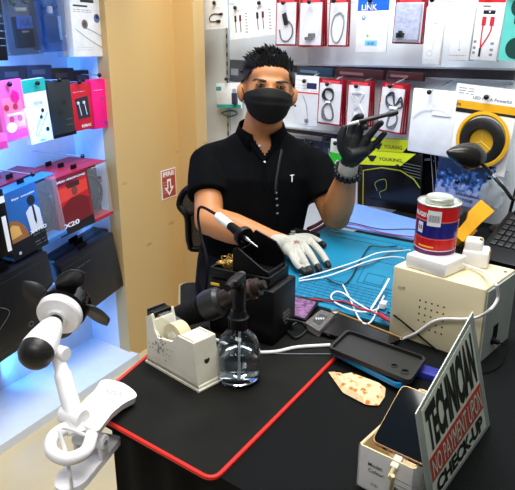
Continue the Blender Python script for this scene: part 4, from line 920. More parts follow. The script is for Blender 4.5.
# ------------------------------------------------------------------ cables over the blue mat
WC = mat('white_cable', (232, 234, 236), .35); BC = mat('black_cable', (16, 18, 22), .4); GC = mat('grey_cable', (84, 92, 98), .4); RC_ = mat('red_cable', (170, 22, 40), .4)
z1 = BZ + .004
cable([(299, 279, z1), (327, 271, z1), (355, 262, z1 + .004), (378, 253, z1 + .01), (400, 251, z1 + .03), (410, 250, z1 + .06)], .0019, WC, 'upper white cable stretched across the blue mat to the cream box')
cable([(299, 281, z1), (324, 277, z1), (345, 270, z1 + .006), (369, 261, z1 + .012), (390, 257, z1 + .03), (404, 258, z1 + .07)], .0019, WC, 'lower white cable stretched across the blue mat to the cream box')
cable([(298, 275, z1 - .001), (327, 269, z1 - .001), (352, 268, z1 - .001), (370, 264, z1 + .0), (388, 254, z1), (402, 248, z1 + .002)], .002, GC, 'grey cable running between the white cables on the blue mat')
cable([(327, 279, z1), (335, 283, z1), (343, 285, z1), (351, 278, z1), (359, 263, z1 - .001), (366, 251, z1), (371, 246, z1), (383, 247, z1), (397, 246, z1)], .0018, BC, 'thin black cable bent in a tall arch on the blue mat')
cable([(343, 285, z1), (350, 299, z1), (356, 313, z1), (361, 321, z1), (367, 324, z1), (373, 319, z1), (378, 308, z1), (384, 296, z1 + .01)], .0019, WC, 'white cable hanging in a deep loop at the blue mat\'s front edge', name='cable')
cable([(372, 312, z1 + .004), (354, 301, z1 + .005), (343, 293, z1 + .004), (335, 292, z1 + .002), (331, 297, z1), (336, 303, z1), (352, 310, z1 + .002), (366, 312, z1 + .005), (378, 309, z1 + .005)], .0019, WC, 'white cable in a flat loop left of the cream box')
cable([(389, 279, z1 + .02), (384, 288, z1 + .01), (378, 298, z1 + .006), (371, 309, z1 + .008)], .0026, WC, 'short thick white cable leaning along the cream box\'s left side')
cable([(310, 299, z1), (328, 301, z1 - .001), (345, 302, z1 + .006), (359, 308, z1 + .007), (373, 312, z1 + .009), (384, 319, z1 - .002)], .0022, RC_, 'red test lead crossing the blue mat\'s front edge')
a = MB(); q0 = hp(379, 314, z1 + .006); q1 = hp(392, 323, z1 + .004); a.tube([q0, q0.lerp(q1, .4), q1], [.004, .0055, .002], RC_, 10); solo(a, 'crocodile_clip', 'red crocodile clip at the left foot of the cream box', 'clip', q0)
cable([(300, 297, z1 - .002), (330, 300, z1 + .002), (350, 305, z1 + .001), (372, 309, z1), (388, 316, z1)], .0014, BC, 'thin black test lead beside the red one at the blue mat\'s front edge')
a = MB(); a.box((0, 0, .008), (.014, .02, .014), WHITE, mx=hframe(hp(383, 308, z1 - .002), V((1, -.6, 0))), bev=.002); solo(a, 'usb_plug', 'small white plug at the left foot of the cream box', 'plug', hp(383, 308, z1))
cable([(331, 222, TZ0 + .009), (352, 223, TZ0 + .009), (380, 229, TZ0 + .009), (410, 229, TZ0 + .009), (430, 231, TZ0 + .009)], .0016, BC, 'thin black cable lying on the lavender sheet')
cable([(333, 224, TZ0 + .010), (356, 225, TZ0 + .012), (385, 233, TZ0 + .009), (425, 238, TZ0 + .009)], .0016, colr((150, 40, 130)), 'thin magenta cable lying on the lavender sheet')
# long white cable on the black mat
cable([(206, 336, MZ + .0035), (222, 342, MZ + .0035), (234, 348, MZ + .0035), (255, 352, MZ + .0035), (276, 351.5, MZ + .0035), (298, 347, MZ + .0035), (330, 345, MZ + .0035)], .0034, WC, 'thick white cable crossing the black mat behind the spray bottle')
cable([(262, 353, MZ + .0015), (290, 354, MZ + .0015), (330, 354, MZ + .0015)], .0012, GC, 'thin grey wire on the black mat below the thick white cable')
cable([(250, 318, .79), (262, 317.5, .79), (282, 319, .788), (300, 322, .775), (306, 330, MZ + .004), (296, 338, MZ + .004), (288, 330, MZ + .004), (300, 322, MZ + .012), (318, 330, MZ + .003), (330, 336, MZ + .003)], .0026, BC, 'black cord looping in front of the soldering station')
# ------------------------------------------------------------------ small things right of the station
def slab(px4, z0, th, m, r=.006):
    P = [hp(x, y, z0 + th) for x, y in px4]; return round_poly([V((p.x, p.y, 0)) for p in P], r, 4), P
o4, P4 = slab(((287, 293), (319, 301), (306, 320), (282, 312)), MZ, .01, None)
c = sum(P4, V()) / 4; c.z = MZ
ph = thing('smartphone', 'smartphone with purple patterned screen beside the soldering station', 'phone', loc=c)
a = MB(); a.hprism(o4, MZ, MZ + .009, BLACK); a.build('body', ph, world=True, bevel=.001)
def shrink(o, f): 
    c = sum((V((p.x, p.y, 0)) for p in o), V()) / len(o); return [c + (V((p.x, p.y, 0)) - c) * f for p in o]
a = MB(); a.hprism(shrink(o4, .86), MZ + .009, MZ + .0094, mat('purple_screen', (120, 84, 122), .2, var=.6, scale=90)); a.build('screen', ph, world=True)
o4, P4 = slab(((305, 322), (321, 309), (335, 314), (319, 331)), MZ, .014, None, .004); c = sum(P4, V()) / 4; c.z = MZ
um = thing('usb_meter', 'small clear plastic usb meter with grey display, next to the purple phone', 'meter', loc=c)
a = MB(); a.hprism(o4, MZ, MZ + .013, mat('clear_meter_case', (120, 116, 112), .2, alpha=.6)); a.build('case', um, world=True, bevel=.001)
a = MB(); a.hprism(shrink(o4, .5), MZ + .0132, MZ + .0142, colr((54, 58, 60))); a.build('display', um, world=True)
a = MB(); ctr = sum(P4, V()) / 4
for k in range(4): a.box((ctr.x - .008 + .005 * k, ctr.y, MZ + .0146), (.003, .009, .0006), LGREY)
a.build('digits', um, world=True)
a = MB(); q = hp(336, 312, MZ + .008); a.box((0, 0, 0), (.024, .012, .006), STEEL, mx=hframe(q, V((.5, .7, 0))), bev=.001); a.build('usb_plug', um, world=True)
o4, P4 = slab(((333, 311), (401, 338), (380, 347), (318, 330)), MZ, .008, None, .004); c = sum(P4, V()) / 4; c.z = MZ
tbx = thing('dark_panel', 'long dark display panel with a gold edge in front of the blue mat', 'panel', loc=c)
a = MB(); a.hprism(o4, MZ, MZ + .006, mat('dark_glass', (20, 20, 20), .2)); a.build('glass', tbx, world=True, bevel=.001)
a = MB(); a.tube([hp(331, 310, MZ + .006), hp(402, 338, MZ + .006)], .0024, mat('gold_edge', (150, 118, 62), .35, metal=.6), 6); a.build('gold_edge', tbx, world=True)
# dark tools at the far side of the gloved hand
a = MB(); a.tube(smooth_path([hp(277, 231, BZ + .014), hp(290, 230, BZ + .016), hp(304, 233, BZ + .014), hp(318, 237, BZ + .012)], 5), [.007] * 6 + [.011] * 5 + [.012] * 5, BLACK, 10, flat=.8); solo(a, 'wire_stripper', 'black long-nosed hand tool behind the white gloved hand', 'tool', hp(300, 234, BZ))
a = MB(); q = hp(293, 240, BZ); a.lathe([(0, 0), (.011, 0), (.011, .02), (.007, .022), (.007, .028), (0, .028)], mat('grey_bottle', (130, 136, 130), .4), 18, MX.Translation(q)); solo(a, 'small_bottle', 'tiny grey capped bottle behind the white gloved hand', 'bottle', q)
RB = mat('red_black_braid', (96, 20, 34), .6, var=.8, scale=160)
cable([(312, 232, BZ + .006), (320, 228, BZ + .01), (330, 222, BZ + .01), (336, 219, BZ + .006), (330, 216, BZ + .006), (318, 224, BZ + .006), (308, 229, BZ + .006)], .006, RB, 'red and black braided cable bundled beside the man\'s elbow')
# ------------------------------------------------------------------ phone cases, printed cloth
o4, P4 = slab(((328, 369), (338, 372), (352, 371), (386, 385), (385, 394), (379, 403), (366, 402), (343, 390)), TZ0 + .004, .004, None, .004)
def patterned():
    m = bpy.data.materials.new('printed_paper'); m.use_nodes = True; nt = m.node_tree; b = nt.nodes['Principled BSDF']
    tc = nt.nodes.new('ShaderNodeTexCoord'); v = nt.nodes.new('ShaderNodeTexVoronoi'); v.inputs['Scale'].default_value = 62
    nt.links.new(tc.outputs['Object'], v.inputs['Vector']); r = nt.nodes.new('ShaderNodeValToRGB'); e = r.color_ramp.elements
    e[0].position = .18; e[0].color = lin((206, 96, 40)) + [1]; e[1].position = .42; e[1].color = lin((222, 194, 148)) + [1]
    k = e.new(.3); k.color = lin((232, 176, 90)) + [1]; k = e.new(.34); k.color = lin((226, 204, 170)) + [1]
    nt.links.new(v.outputs['Distance'], r.inputs['Fac']); nt.links.new(r.outputs['Color'], b.inputs['Base Color']); b.inputs['Roughness'].default_value = .6
    return m
oc = round_poly([V((p.x, p.y, 0)) for p in P4], .004, 3); cc = sum(oc, V()) / len(oc)
vs = []; fs = []; n = len(oc)
for j, f in enumerate((1, .8, .6, .4, .2)):
    for i, p in enumerate(oc):
        q = cc + (p - cc) * f; vs.append(V((q.x, q.y, TZ0 + .003 + (.0 if j == 0 else .003 + .005 * abs(math.sin(i * .8 + j * 1.3))))))
vs.append(V((cc.x, cc.y, TZ0 + .008)))
for j in range(4):
    for i in range(n): fs.append([j * n + i, j * n + (i + 1) % n, (j + 1) * n + (i + 1) % n, (j + 1) * n + i])
for i in range(n): fs.append([4 * n + i, 4 * n + (i + 1) % n, 5 * n])
a = MB(); a.add(vs, fs, patterned()); solo(a, 'printed_wrapper', 'crumpled cream paper with orange print under the blue phone case', 'paper', V((cc.x, cc.y, TZ0 + .003)))
def phone_case(px4, z, th, m, name, label, holes, inner=None):
    P = [hp(x, y, z + th) for x, y in px4]; o = round_poly([V((p.x, p.y, 0)) for p in P], .012, 5); c = sum(P, V()) / 4
    t = thing(name, label, 'phone case', loc=V((c.x, c.y, z)))
    i2 = shrink(o, .94); a = MB(); n = len(o); vs = []
    for (L, zz) in ((o, z), (o, z + th), (i2, z + th), (i2, z + .002)): vs += [V((p.x, p.y, zz)) for p in L]
    fs = [[i, (i + 1) % n, n + (i + 1) % n, n + i] for i in range(n)] + [[n + i, n + (i + 1) % n, 2 * n + (i + 1) % n, 2 * n + i] for i in range(n)] + [[2 * n + i, 2 * n + (i + 1) % n, 3 * n + (i + 1) % n, 3 * n + i] for i in range(n)] + [[i for i in range(n)][::-1]]
    a.add(vs, fs, m); a.add([V((p.x, p.y, z + .002)) for p in i2], [list(range(n))], inner or m); a.build('shell', t, world=True)
    if holes:
        a = MB()
        for (x, y, r) in holes:
            q = hp(x, y, z + .002); a.lathe([(r * .78, 0), (r, .0003), (r, .0016), (r * .78, .002)], m, 20, MX.Translation(q)); a.lathe([(0, .0004), (r * .78, .0004)], BLACKG, 20, MX.Translation(q))
        a.build('camera_cutout', t, world=True)
    return t
SPK = mat('black_case_dusty', (28, 28, 25), .5, var=.8, scale=420, bump=.2)
phone_case(((331, 350), (347, 345), (417, 372), (400, 385)), TZ0 + .009, .009, mat('blue_case', (20, 124, 186), .35), 'blue_phone_case', 'blue phone case sandwiched between black case and printed paper', None, colr((120, 30, 50)))
phone_case(((328, 347), (347, 329), (427, 357), (410, 381)), TZ0 + .0195, .009, SPK, 'black_phone_case', 'black dusty empty phone case with two camera holes, on the blue case', ((394, 366, .006), (405, 372, .008)))
q = hp(428, 376, TZ0); a = MB(); a.box((0, 0, .006), (.05, .03, .012), mat('indigo_box', (40, 48, 140), .4), mx=hframe(q, V((1, -.7, 0))), bev=.001); solo(a, 'small_box', 'small indigo box between the black phone case and the sign', 'box', q)
# ------------------------------------------------------------------ open phone box, phone in it
BH = .064; zt = TZ0 + BH
f0 = hp(359, 444, zt); f1 = hp(432, 478, zt); bx = (f1 - f0).normalized(); by = V((-bx.y, bx.x, 0)); bl = (hp(395, 379, zt) - f0).dot(by); bw = .079
bm_ = hframe(V((f0.x, f0.y, TZ0)), bx); bo = thing('phone_box', 'open white phone box with printed front, in the foreground', 'box', bm_)
CARD = mat('cream_card', (214, 194, 150), .6); WCARD = mat('white_box_card', (226, 222, 218), .45)
a = MB(); t_ = .0022
for (c, s) in (((bw / 2, t_ / 2, BH / 2), (bw, t_, BH)), ((bw / 2, bl - t_ / 2, BH / 2), (bw, t_, BH)), ((t_ / 2, bl / 2, BH / 2), (t_, bl, BH)), ((bw - t_ / 2, bl / 2, BH / 2), (t_, bl, BH)), ((bw / 2, bl / 2, t_ / 2), (bw, bl, t_))): a.box(c, s, WCARD)
a.build('tray', bo)
a = MB()
for (c, s) in (((bw / 2, t_ + .0006, BH / 2), (bw - .005, .001, BH - .001)), ((bw / 2, bl - t_ - .0006, BH / 2), (bw - .005, .001, BH - .001)), ((t_ + .0006, bl / 2, BH / 2), (.001, bl - .005, BH - .001)), ((bw - t_ - .0006, bl / 2, BH / 2), (.001, bl - .005, BH - .001)), ((bw / 2, bl / 2, t_ + .0006), (bw - .005, bl - .005, .001))): a.box(c, s, CARD)
for (c, s) in (((bw / 2, t_ / 2, BH), (bw, t_, .0006)), ((bw / 2, bl - t_ / 2, BH), (bw, t_, .0006)), ((t_ / 2, bl / 2, BH), (t_, bl, .0006)), ((bw - t_ / 2, bl / 2, BH), (t_, bl, .0006))): a.box(c, s, CARD)
a.build('lining', bo)
a = MB()
for i, (tx, z, x) in enumerate((('Model:', .042, .026), ('Colour:', .033, .028))): a.text(tx, .0056, x, z, -.0005, DARKP, bold=.01)
a.text('Black', .0056, .062, .023, -.0005, DARKP, bold=.03); a.box((.068, -.0004, .0385), (.04, .0003, .0006), GREYP); a.box((.07, -.0004, .0305), (.04, .0003, .0006), GREYP); a.text('64GB', .005, .062, .013, -.0005, DARKP, bold=.02); a.text('IMEI', .004, .026, .013, -.0005, GREYP); a.build('print', bo)
# phone
def bp_(x, y, z): return hp(x, y, z)
q0 = hp(371, 441, zt + .006); q1 = hp(427, 467, zt + .006); q2 = min((hp(388, 380, zt + .002 * k) for k in range(0, 28)), key=lambda q: abs((q1 - q0).normalized().dot((q - q0).normalized())))
ux = (q1 - q0); PWd = .072; ux = ux.normalized(); vy = (q2 - q0); Lp = vy.length; vy = (vy - ux * vy.dot(ux)).normalized(); nz = ux.cross(vy)
mm = MX(((ux.x, vy.x, nz.x, q0.x), (ux.y, vy.y, nz.y, q0.y), (ux.z, vy.z, nz.z, q0.z), (0, 0, 0, 1)))
PWd = (q1 - q0).length; print('phone', PWd, Lp, q2, q0)
pn = thing('smartphone', 'rose gold smartphone with black screen lying in the open white box', 'phone', mm)
a = MB(); o = round_poly([V((0, 0, 0)), V((PWd, 0, 0)), V((PWd, Lp, 0)), V((0, Lp, 0))], .009, 5); ROSE = mat('rose_metal', (186, 130, 128), .3, metal=.5)
a.hprism(o, -.009, -.0015, ROSE); a.build('body', pn, bevel=.0012)
a = MB(); a.hprism(shrink(o, .985), -.0015, 0, mat('gold_rim', (206, 170, 110), .3, metal=.6)); a.build('rim', pn)
a = MB(); a.hprism(shrink(o, .965), 0, .0006, mat('black_screen', (8, 14, 20), .06)); a.build('screen', pn)
a = MB()
for nm_, x, w_, h_ in (('audio_jack', .24, .0024, .0024), ('microphone', .36, .001, .001), ('speaker_slot', .8, .011, .001)):
    a = MB(); a.box((PWd * x, -.0002, -.005), (w_ * 2, .0008, h_ * 1.8), BLACKM); a.build(nm_, pn)
cm = mm @ MX.Translation(V((PWd * .52, 0, -.005)))
ck = thing('charging_cable', 'cream charging cable plugged into the rose gold phone', 'cable', cm)
a = MB(); a.box((0, -.009, 0), (.011, .018, .0065), CREAMW, bev=.002); a.build('plug', ck)
e0 = cm @ V((0, -.017, 0)); 
a = MB(); a.tube(smooth_path([e0, cm @ V((0, -.03, -.002)), hp(393, 476, zt - .012 + .012), pl(391, 490, bm_ @ V((0, -.008, 0)), by), pl(390, 500, bm_ @ V((0, -.008, 0)), by)], 5), .0026, mat('cream_cable', (222, 204, 150), .4), 8); a.build('cord', ck, world=True)
# ------------------------------------------------------------------ laminated sign, standing beside the box
c_nb = hp(430, 512, TZ0 + .001); c_fb = hp(490, 425, TZ0 + .001)
def above(b, x, y):    # point on the upright line through b (leaning with the sheet) seen nearest pixel
    n = V((b.x, b.y, 0)).normalized(); return pl(x, y, V((b.x, b.y, 0)) + n * 0.0, n)
c_nt = above(c_nb + V((.01, .016, 0)) * 0, 416, 414); c_ft = above(c_fb, 473, 312)
c_nt = CAM + (c_nt - CAM) * .85; c_ft = pl(473, 312, c_nb, (c_fb - c_nb).cross(c_nt - c_nb).normalized())
def sg(u, v): return c_nt.lerp(c_ft, u) * (1 - v) + c_nb.lerp(c_fb, u) * v
sn = thing('counter_sign', 'laminated TECHNICIAN sign in black and red letters, standing at right', 'sign', loc=c_nb)
nn = (c_fb - c_nb).cross(c_nt - c_nb).normalized(); nn = nn if nn.dot(CAM - c_nb) > 0 else -nn
a = MB(); lamp_ = mat('laminate', (184, 194, 184), .15, var=.1); pale = mat('sign_paper', (236, 244, 222), .35, var=.05)
def quad_slab(u0, v0, u1, v1, d0, d1, m):
    P = [sg(u0, v0), sg(u1, v0), sg(u1, v1), sg(u0, v1)]; vs = [p + nn * d0 for p in P] + [p + nn * d1 for p in P]
    a.add(vs, [[0, 1, 2, 3], [7, 6, 5, 4]] + [[k, (k + 1) % 4, 4 + (k + 1) % 4, 4 + k] for k in range(4)], m)
quad_slab(0, 0, 1, 1, -.0012, 0, lamp_); a.build('laminate', sn, world=True)
a = MB(); quad_slab(.07, .04, .93, .96, 0, .0004, pale); a.build('paper', sn, world=True)
a = MB(); SR = mat('sign_red', (200, 84, 64), .4); SK = mat('sign_black', (36, 40, 30), .4)
quad_slab(.075, .5, .93, .745, .0004, .0008, SR)
def stext(t, u0, u1, v0, v1, m, d, bold):
    vs, fs, W, H = text_mesh(t, bold); a.add([sg(u0 + (x / W + .5) * (u1 - u0), v1 + (y / H + .5) * (v0 - v1)) + nn * d for x, y in vs], fs, m)
stext('TECHNICIAN', .1, .9, .07, .47, SK, .0009, .05); stext('CHECK-UP', .12, .88, .77, .93, SK, .0009, .05); stext('NO PAYMENT UPON', .1, .91, .53, .715, pale, .0012, .0)
a.build('lettering', sn, world=True)
# ------------------------------------------------------------------ yellow meter, keyboard, lamp at right
k0 = hp(476, 259, TZ0 + .01)
kd = (hp(528, 272, TZ0 + .01) - k0).normalized()
km = hframe(V((k0.x, k0.y, TZ0)), kd) @ MX.Rotation(R_(24), 4, 'X')
kb = thing('laptop_base', 'black laptop with its keys facing up at the right edge behind the white plug', 'laptop', km)
a = MB(); a.box((.16, .11, .012), (.33, .22, .022), BLACK, bev=.004); a.build('chassis', kb)
KEY = mat('key_black', (24, 24, 26), .5); a = MB()
for r in range(6):
    for c in range(15): a.box((.02 + .0205 * c, .07 + .024 * r, .0245), (.0165, .019, .004), KEY, bev=.001)
a.build('keys', kb)
a = MB(); a.box((.16, .035, .0235), (.09, .045, .001), mat('touchpad', (30, 30, 32), .3)); a.build('touchpad', kb)
a = MB(); a.box((.16, .216, .014), (.3, .012, .03), BLACK, bev=.003); a.build('hinge', kb)
y0 = hp(460, 233, TZ0 + .05); y1 = dp(486, 207, (y0 - CAM).dot(FW) + .05)
yx = (y1 - y0).normalized(); yn = (CAM - y0).normalized(); yn = (yn - yx * yn.dot(yx)).normalized(); yy = yn.cross(yx)
ym = MX(((yx.x, yy.x, yn.x, y0.x), (yx.y, yy.y, yn.y, y0.y), (yx.z, yy.z, yn.z, y0.z), (0, 0, 0, 1)))
yl = (y1 - y0).length
YM = mat('meter_yellow', (232, 164, 16), .4)
mu = thing('multimeter', 'yellow handheld meter tilted between the red can and the laptop', 'multimeter', ym)
a = MB(); a.hprism(round_poly([V((-.02, -.024, 0)), V((yl * .55, -.022, 0)), V((yl + .006, -.026, 0)), V((yl + .006, .026, 0)), V((yl * .6, .026, 0)), V((yl * .38, .014, 0)), V((-.02, .010, 0))], .006, 4), -.03, .004, YM); a.build('housing', mu, bevel=.003)
a = MB(); a.hprism([V((.02, .012, 0)), V((yl * .4, .016, 0)), V((yl * .58, .028, 0)), V((yl * .5, .034, 0)), V((.02, .024, 0))], -.026, -.002, BLACK); a.build('side_panel', mu)
a = MB(); a.hprism(round_poly([V((-.01, -.021, 0)), V((yl * .4, -.021, 0)), V((yl * .4, -.03, 0)), V((-.01, -.032, 0))], .003, 3), -.028, -.006, mat('meter_amber', (214, 142, 20), .4)); a.build('battery_door', mu, bevel=.002)
# desk lamp
LD = 1.62
h0 = dp(447, 152, LD); h1 = dp(481, 158, LD + .03); lax = (h1 - h0).normalized()
lm = MX.Translation(h0) @ lax.to_track_quat('Z', 'Y').to_matrix().to_4x4()
lbp = hp(548, 262, TZ0); lbp = V((.79, 1.83, TZ0))
dl = thing('desk_lamp', 'black desk lamp with pear-shaped shade before the yellow ring card', 'lamp', loc=lbp)
a = MB(); Lh = (h1 - h0).length; LMET = mat('lamp_black_gloss', (40, 38, 34), .25, metal=.4)
a.lathe([(0, 0), (.005, .001), (.014, .012), (.026, .034), (.0345, .058), (.037, .074), (.034, .088), (.022, Lh + .002), (.01, Lh + .006), (0, Lh + .006)], LMET, 32, lm); a.build('shade', dl, world=True)
j1 = dp(484, 166, LD + .03); j2 = dp(500, 186, LD + .02)
a = MB(); a.tube(smooth_path([dp(477, 162, LD + .03), j1, dp(492, 175, LD + .03), dp(504, 188, LD + .02), dp(515, 199, LD + .03), V((.775, 1.74, .96)), lbp + V((0, -.02, .1)), lbp + V((0, 0, .02))], 6), .0052, LMET, 10); a.build('arm', dl, world=True)
a = MB()
for (x, y, dx) in ((493.5, 176.5, .03), (500, 184, .025)):
    b = dp(x, y, LD + dx); d_ = (dp(504, 188, LD + .02) - dp(492, 175, LD + .03)).normalized(); a.tube([b - d_ * .005, b + d_ * .005], .0066, CHROME, 12)
a.build('collar', dl, world=True)
a = MB(); a.lathe([(0, 0), (.05, 0), (.05, .012), (.04, .02), (.01, .024), (0, .024)], LMET, 32, MX.Translation(lbp)); a.build('base', dl, world=True)
# ------------------------------------------------------------------ office chair
def smooth_curve(pts, n=5): return smooth_path(pts, n)
cb = V((-.06, 2.03, 0))
CH = hframe(cb, V((.99, .12, 0)))
ch = thing('office_chair', 'black mesh-backed office chair the man sits on, beside the birch pillar', 'chair', CH)
fw_ = [(-.23, .10, 1.0), (-.2, .10, 1.05), (-.05, .12, 1.06), (.05, .12, 1.06), (.2, .10, 1.05), (.23, .10, 1.0), (.215, .08, .7), (.19, .08, .64), (0, .10, .62), (-.19, .08, .64), (-.215, .08, .7)]
# left side is what shows: solve its place from the picture
lt = dp(176, 196, 2.0); lb2 = dp(184, 258, 1.98)
inv = CH.inverted(); lt = inv @ lt; lb2 = inv @ lb2
zt_, zb_ = lt.z + .03, lb2.z
xl = min(lt.x, lb2.x) + .01
yk = lt.y
fr = smooth_path([(xl, yk, zt_ - .06), (xl + .03, yk, zt_ - .006), (xl + .12, yk + .01, zt_), (-xl - .12, yk + .01, zt_), (-xl - .03, yk, zt_ - .006), (-xl, yk, zt_ - .06), (-xl - .015, yk - .01, (zt_ + zb_) / 2), (-xl - .03, yk, zb_ + .02), (-xl - .07, yk, zb_), (xl + .07, yk, zb_), (xl + .03, yk, zb_ + .02), (xl + .025, yk - .02, (zt_ + zb_) / 2 + .01)], 5, True)
a = MB(); a.tube(fr, .011, BLACK, 10, closed=True); a.tube([(xl + .03, yk - .01, (zt_ + zb_) / 2 + .02), (-xl - .03, yk - .01, (zt_ + zb_) / 2 + .02)], .007, BLACK, 8); a.build('back_frame', ch)
a = MB(); a.prism([(p.x, p.z) for p in fr], yk - .002, yk + .002, mat('chair_mesh', (70, 66, 58), .7, var=.5, scale=300, alpha=.8)); a.build('back_mesh', ch)
SCH = mat('black_seat_fabric', (15, 15, 16), .8, bump=.4, bscale=500)
a = MB(); a.box((0, -.17, .46), (.45, .42, .08), SCH, bev=.03, seg=4); a.build('seat', ch)
a = MB(); o = round_poly([V((-.222, -.38, 0)), V((.222, -.38, 0)), V((.222, .038, 0)), V((-.222, .038, 0))], .03, 5); a.tube([p + V((0, 0, .488)) for p in o], .004, mat('cream_piping', (190, 176, 130), .6), 6, closed=True); a.build('piping', ch)
a = MB(); a.tube([(0, -.15, .12), (0, -.15, .44)], .028, BLACK, 14); a.build('gas_column', ch)
a = MB(); a.box((0, .07, .58), (.06, .02, .3), BLACK, bev=.006); a.build('back_post', ch)
for k in range(5):
    t = R_(72 * k + 20); e = V((.27 * math.cos(t), -.15 + .27 * math.sin(t), .075)); a = MB(); a.tube([(0, -.15, .12), e], [.024, .014], BLACK, 10); lg = a.build('leg', ch)
    a = MB(); a.lathe([(0, -.012), (.026, -.012), (.027, 0), (.026, .012), (0, .012)], BLACKM, 16, MX.Translation(e + V((0, 0, -.046))) @ MX.Rotation(R_(90), 4, 'X')); a.build('caster', lg)
# ------------------------------------------------------------------ person
hc = dp(268, 91, 1.80)
ro = V((-.02, 1.84, .0))
PR = thing('person', 'seated man in black polo, mask and gloves, holding up a soldering pen', 'person', loc=V((-.02, 1.84, .50)))
fwd = (CAM - hc).normalized(); fwd = (fwd + V((.08, 0, .05))).normalized()
zz = (Z - fwd * Z.dot(fwd)).normalized(); xx = (-fwd).cross(zz) * -1; xx = fwd.cross(zz) * -1
# local head axes: x = picture right, y = away from the camera, z = up
xx = (-fwd).cross(zz); xx = xx if xx.x > 0 else -xx
HM = MX(((xx.x, -fwd.x, zz.x, hc.x), (xx.y, -fwd.y, zz.y, hc.y), (xx.z, -fwd.z, zz.z, hc.z), (0, 0, 0, 1))) @ MX.Rotation(R_(5), 4, 'Y')
a = MB(); S = SKIN
def hs(c, r): a.sph(c, r, S, 24, 16, HM)
hs((0, .022, .028), (.074, .092, .088)); hs((0, -.012, -.01), (.0635, .076, .082)); hs((0, -.022, -.052), (.05, .062, .05)); hs((0, -.05, -.074), (.026, .026, .022))
hs((0, -.034, .042), (.058, .05, .042)); hs((0, -.078, .02), (.046, .014, .010)); hs((0, -.088, -.018), (.012, .014, .034)); hs((0, -.1, -.038), (.017, .014, .014))
for s in (-1, 1):
    hs((s * .04, -.06, -.03), (.024, .024, .024)); hs((s * .03, -.077, .004), (.02, .01, .012))
    hs((s * .078, .008, -.012), (.010, .017, .028)); hs((s * .087, .013, -.006), (.0065, .013, .023))
nb = V((.012, 1.885, 1.045))
nt_ = HM @ V((0, .03, -.05))
a.capsule(nt_, nb + V((0, 0, .0)), .056, .064, S, 24)
SL = V((-.156, 1.875, .968)); EL = dp(209, 221, 1.79); WL = dp(283, 244, 1.635)
SRr = V((.174, 1.865, .960)); ER = dp(336, 216, 1.86); WR = dp(347, 174, 1.705)
ER.z = max(ER.z, TZ0 + .042)
def limb(p, q, prof, m=S, mb=None):
    n = len(prof); (mb or a).tube([p.lerp(q, t) for t, r in prof], [r for t, r in prof], m, 22)
a.capsule(SL + (EL - SL) * .2, EL, .046, .044, S, 20); a.capsule(SRr + (ER - SRr) * .2, ER, .046, .045, S, 20)
limb(EL, WL, [(0, .040), (.15, .046), (.35, .046), (.6, .038), (.85, .029), (1.05, .027)]); a.sph(EL, .042, S, 18, 12)
limb(ER, WR, [(0, .042), (.15, .046), (.35, .0465), (.6, .040), (.85, .032), (1.05, .029)]); a.sph(ER, .043, S, 18, 12)
# hands inside the gloves
HLc = hp(301, 254, .785); HRc = dp(355, 149, 1.672)
a.capsule(WL, WL.lerp(HLc, .3), .014, .008, S, 14); a.capsule(WR, WR.lerp(HRc, .6), .018, .01, S, 14)
# trunk, thighs, shins, feet under the clothes
def ell(mb, rings, m, seg=32):
    vs = []; fs = []
    for (x, y, z, ra, rb) in rings:
        for k in range(seg): t = 2 * math.pi * k / seg; vs.append((x + ra * math.cos(t), y + rb * math.sin(t), z))
    n = len(rings)
    for i in range(n - 1):
        for k in range(seg): fs.append([i * seg + k, i * seg + (k + 1) % seg, (i + 1) * seg + (k + 1) % seg, (i + 1) * seg + k])
    fs.append(list(range(seg))[::-1]); fs.append([(n - 1) * seg + k for k in range(seg)]); mb.add(vs, fs, m)
trunk = [(-.03, 1.85, .53, .16, .115), (-.028, 1.85, .62, .15, .11), (-.02, 1.855, .72, .142, .105), (-.008, 1.86, .83, .15, .105), (.004, 1.868, .932, .158, .102), (.01, 1.875, .988, .14, .08), (.012, 1.882, 1.034, .085, .062), (.012, 1.885, 1.068, .06, .055)]
ell(a, trunk, S)
hipL, hipR = V((-.10, 1.81, .60)), V((.05, 1.80, .60)); knL, knR = V((-.02, 1.40, .575)), V((.2, 1.42, .575)); anL, anR = V((.0, 1.42, .1)), V((.22, 1.46, .1))
for h, k, n in ((hipL, knL, anL), (hipR, knR, anR)):
    a.capsule(h, k, .08, .056, S, 18); a.capsule(k, n, .055, .038, S, 16); a.capsule(n + V((0, .02, -.05)), n + V((.03, -.15, -.06)), .036, .03, S, 14)
bo_ = a.build('body', PR, world=True); remesh(bo_, .0058, 5)
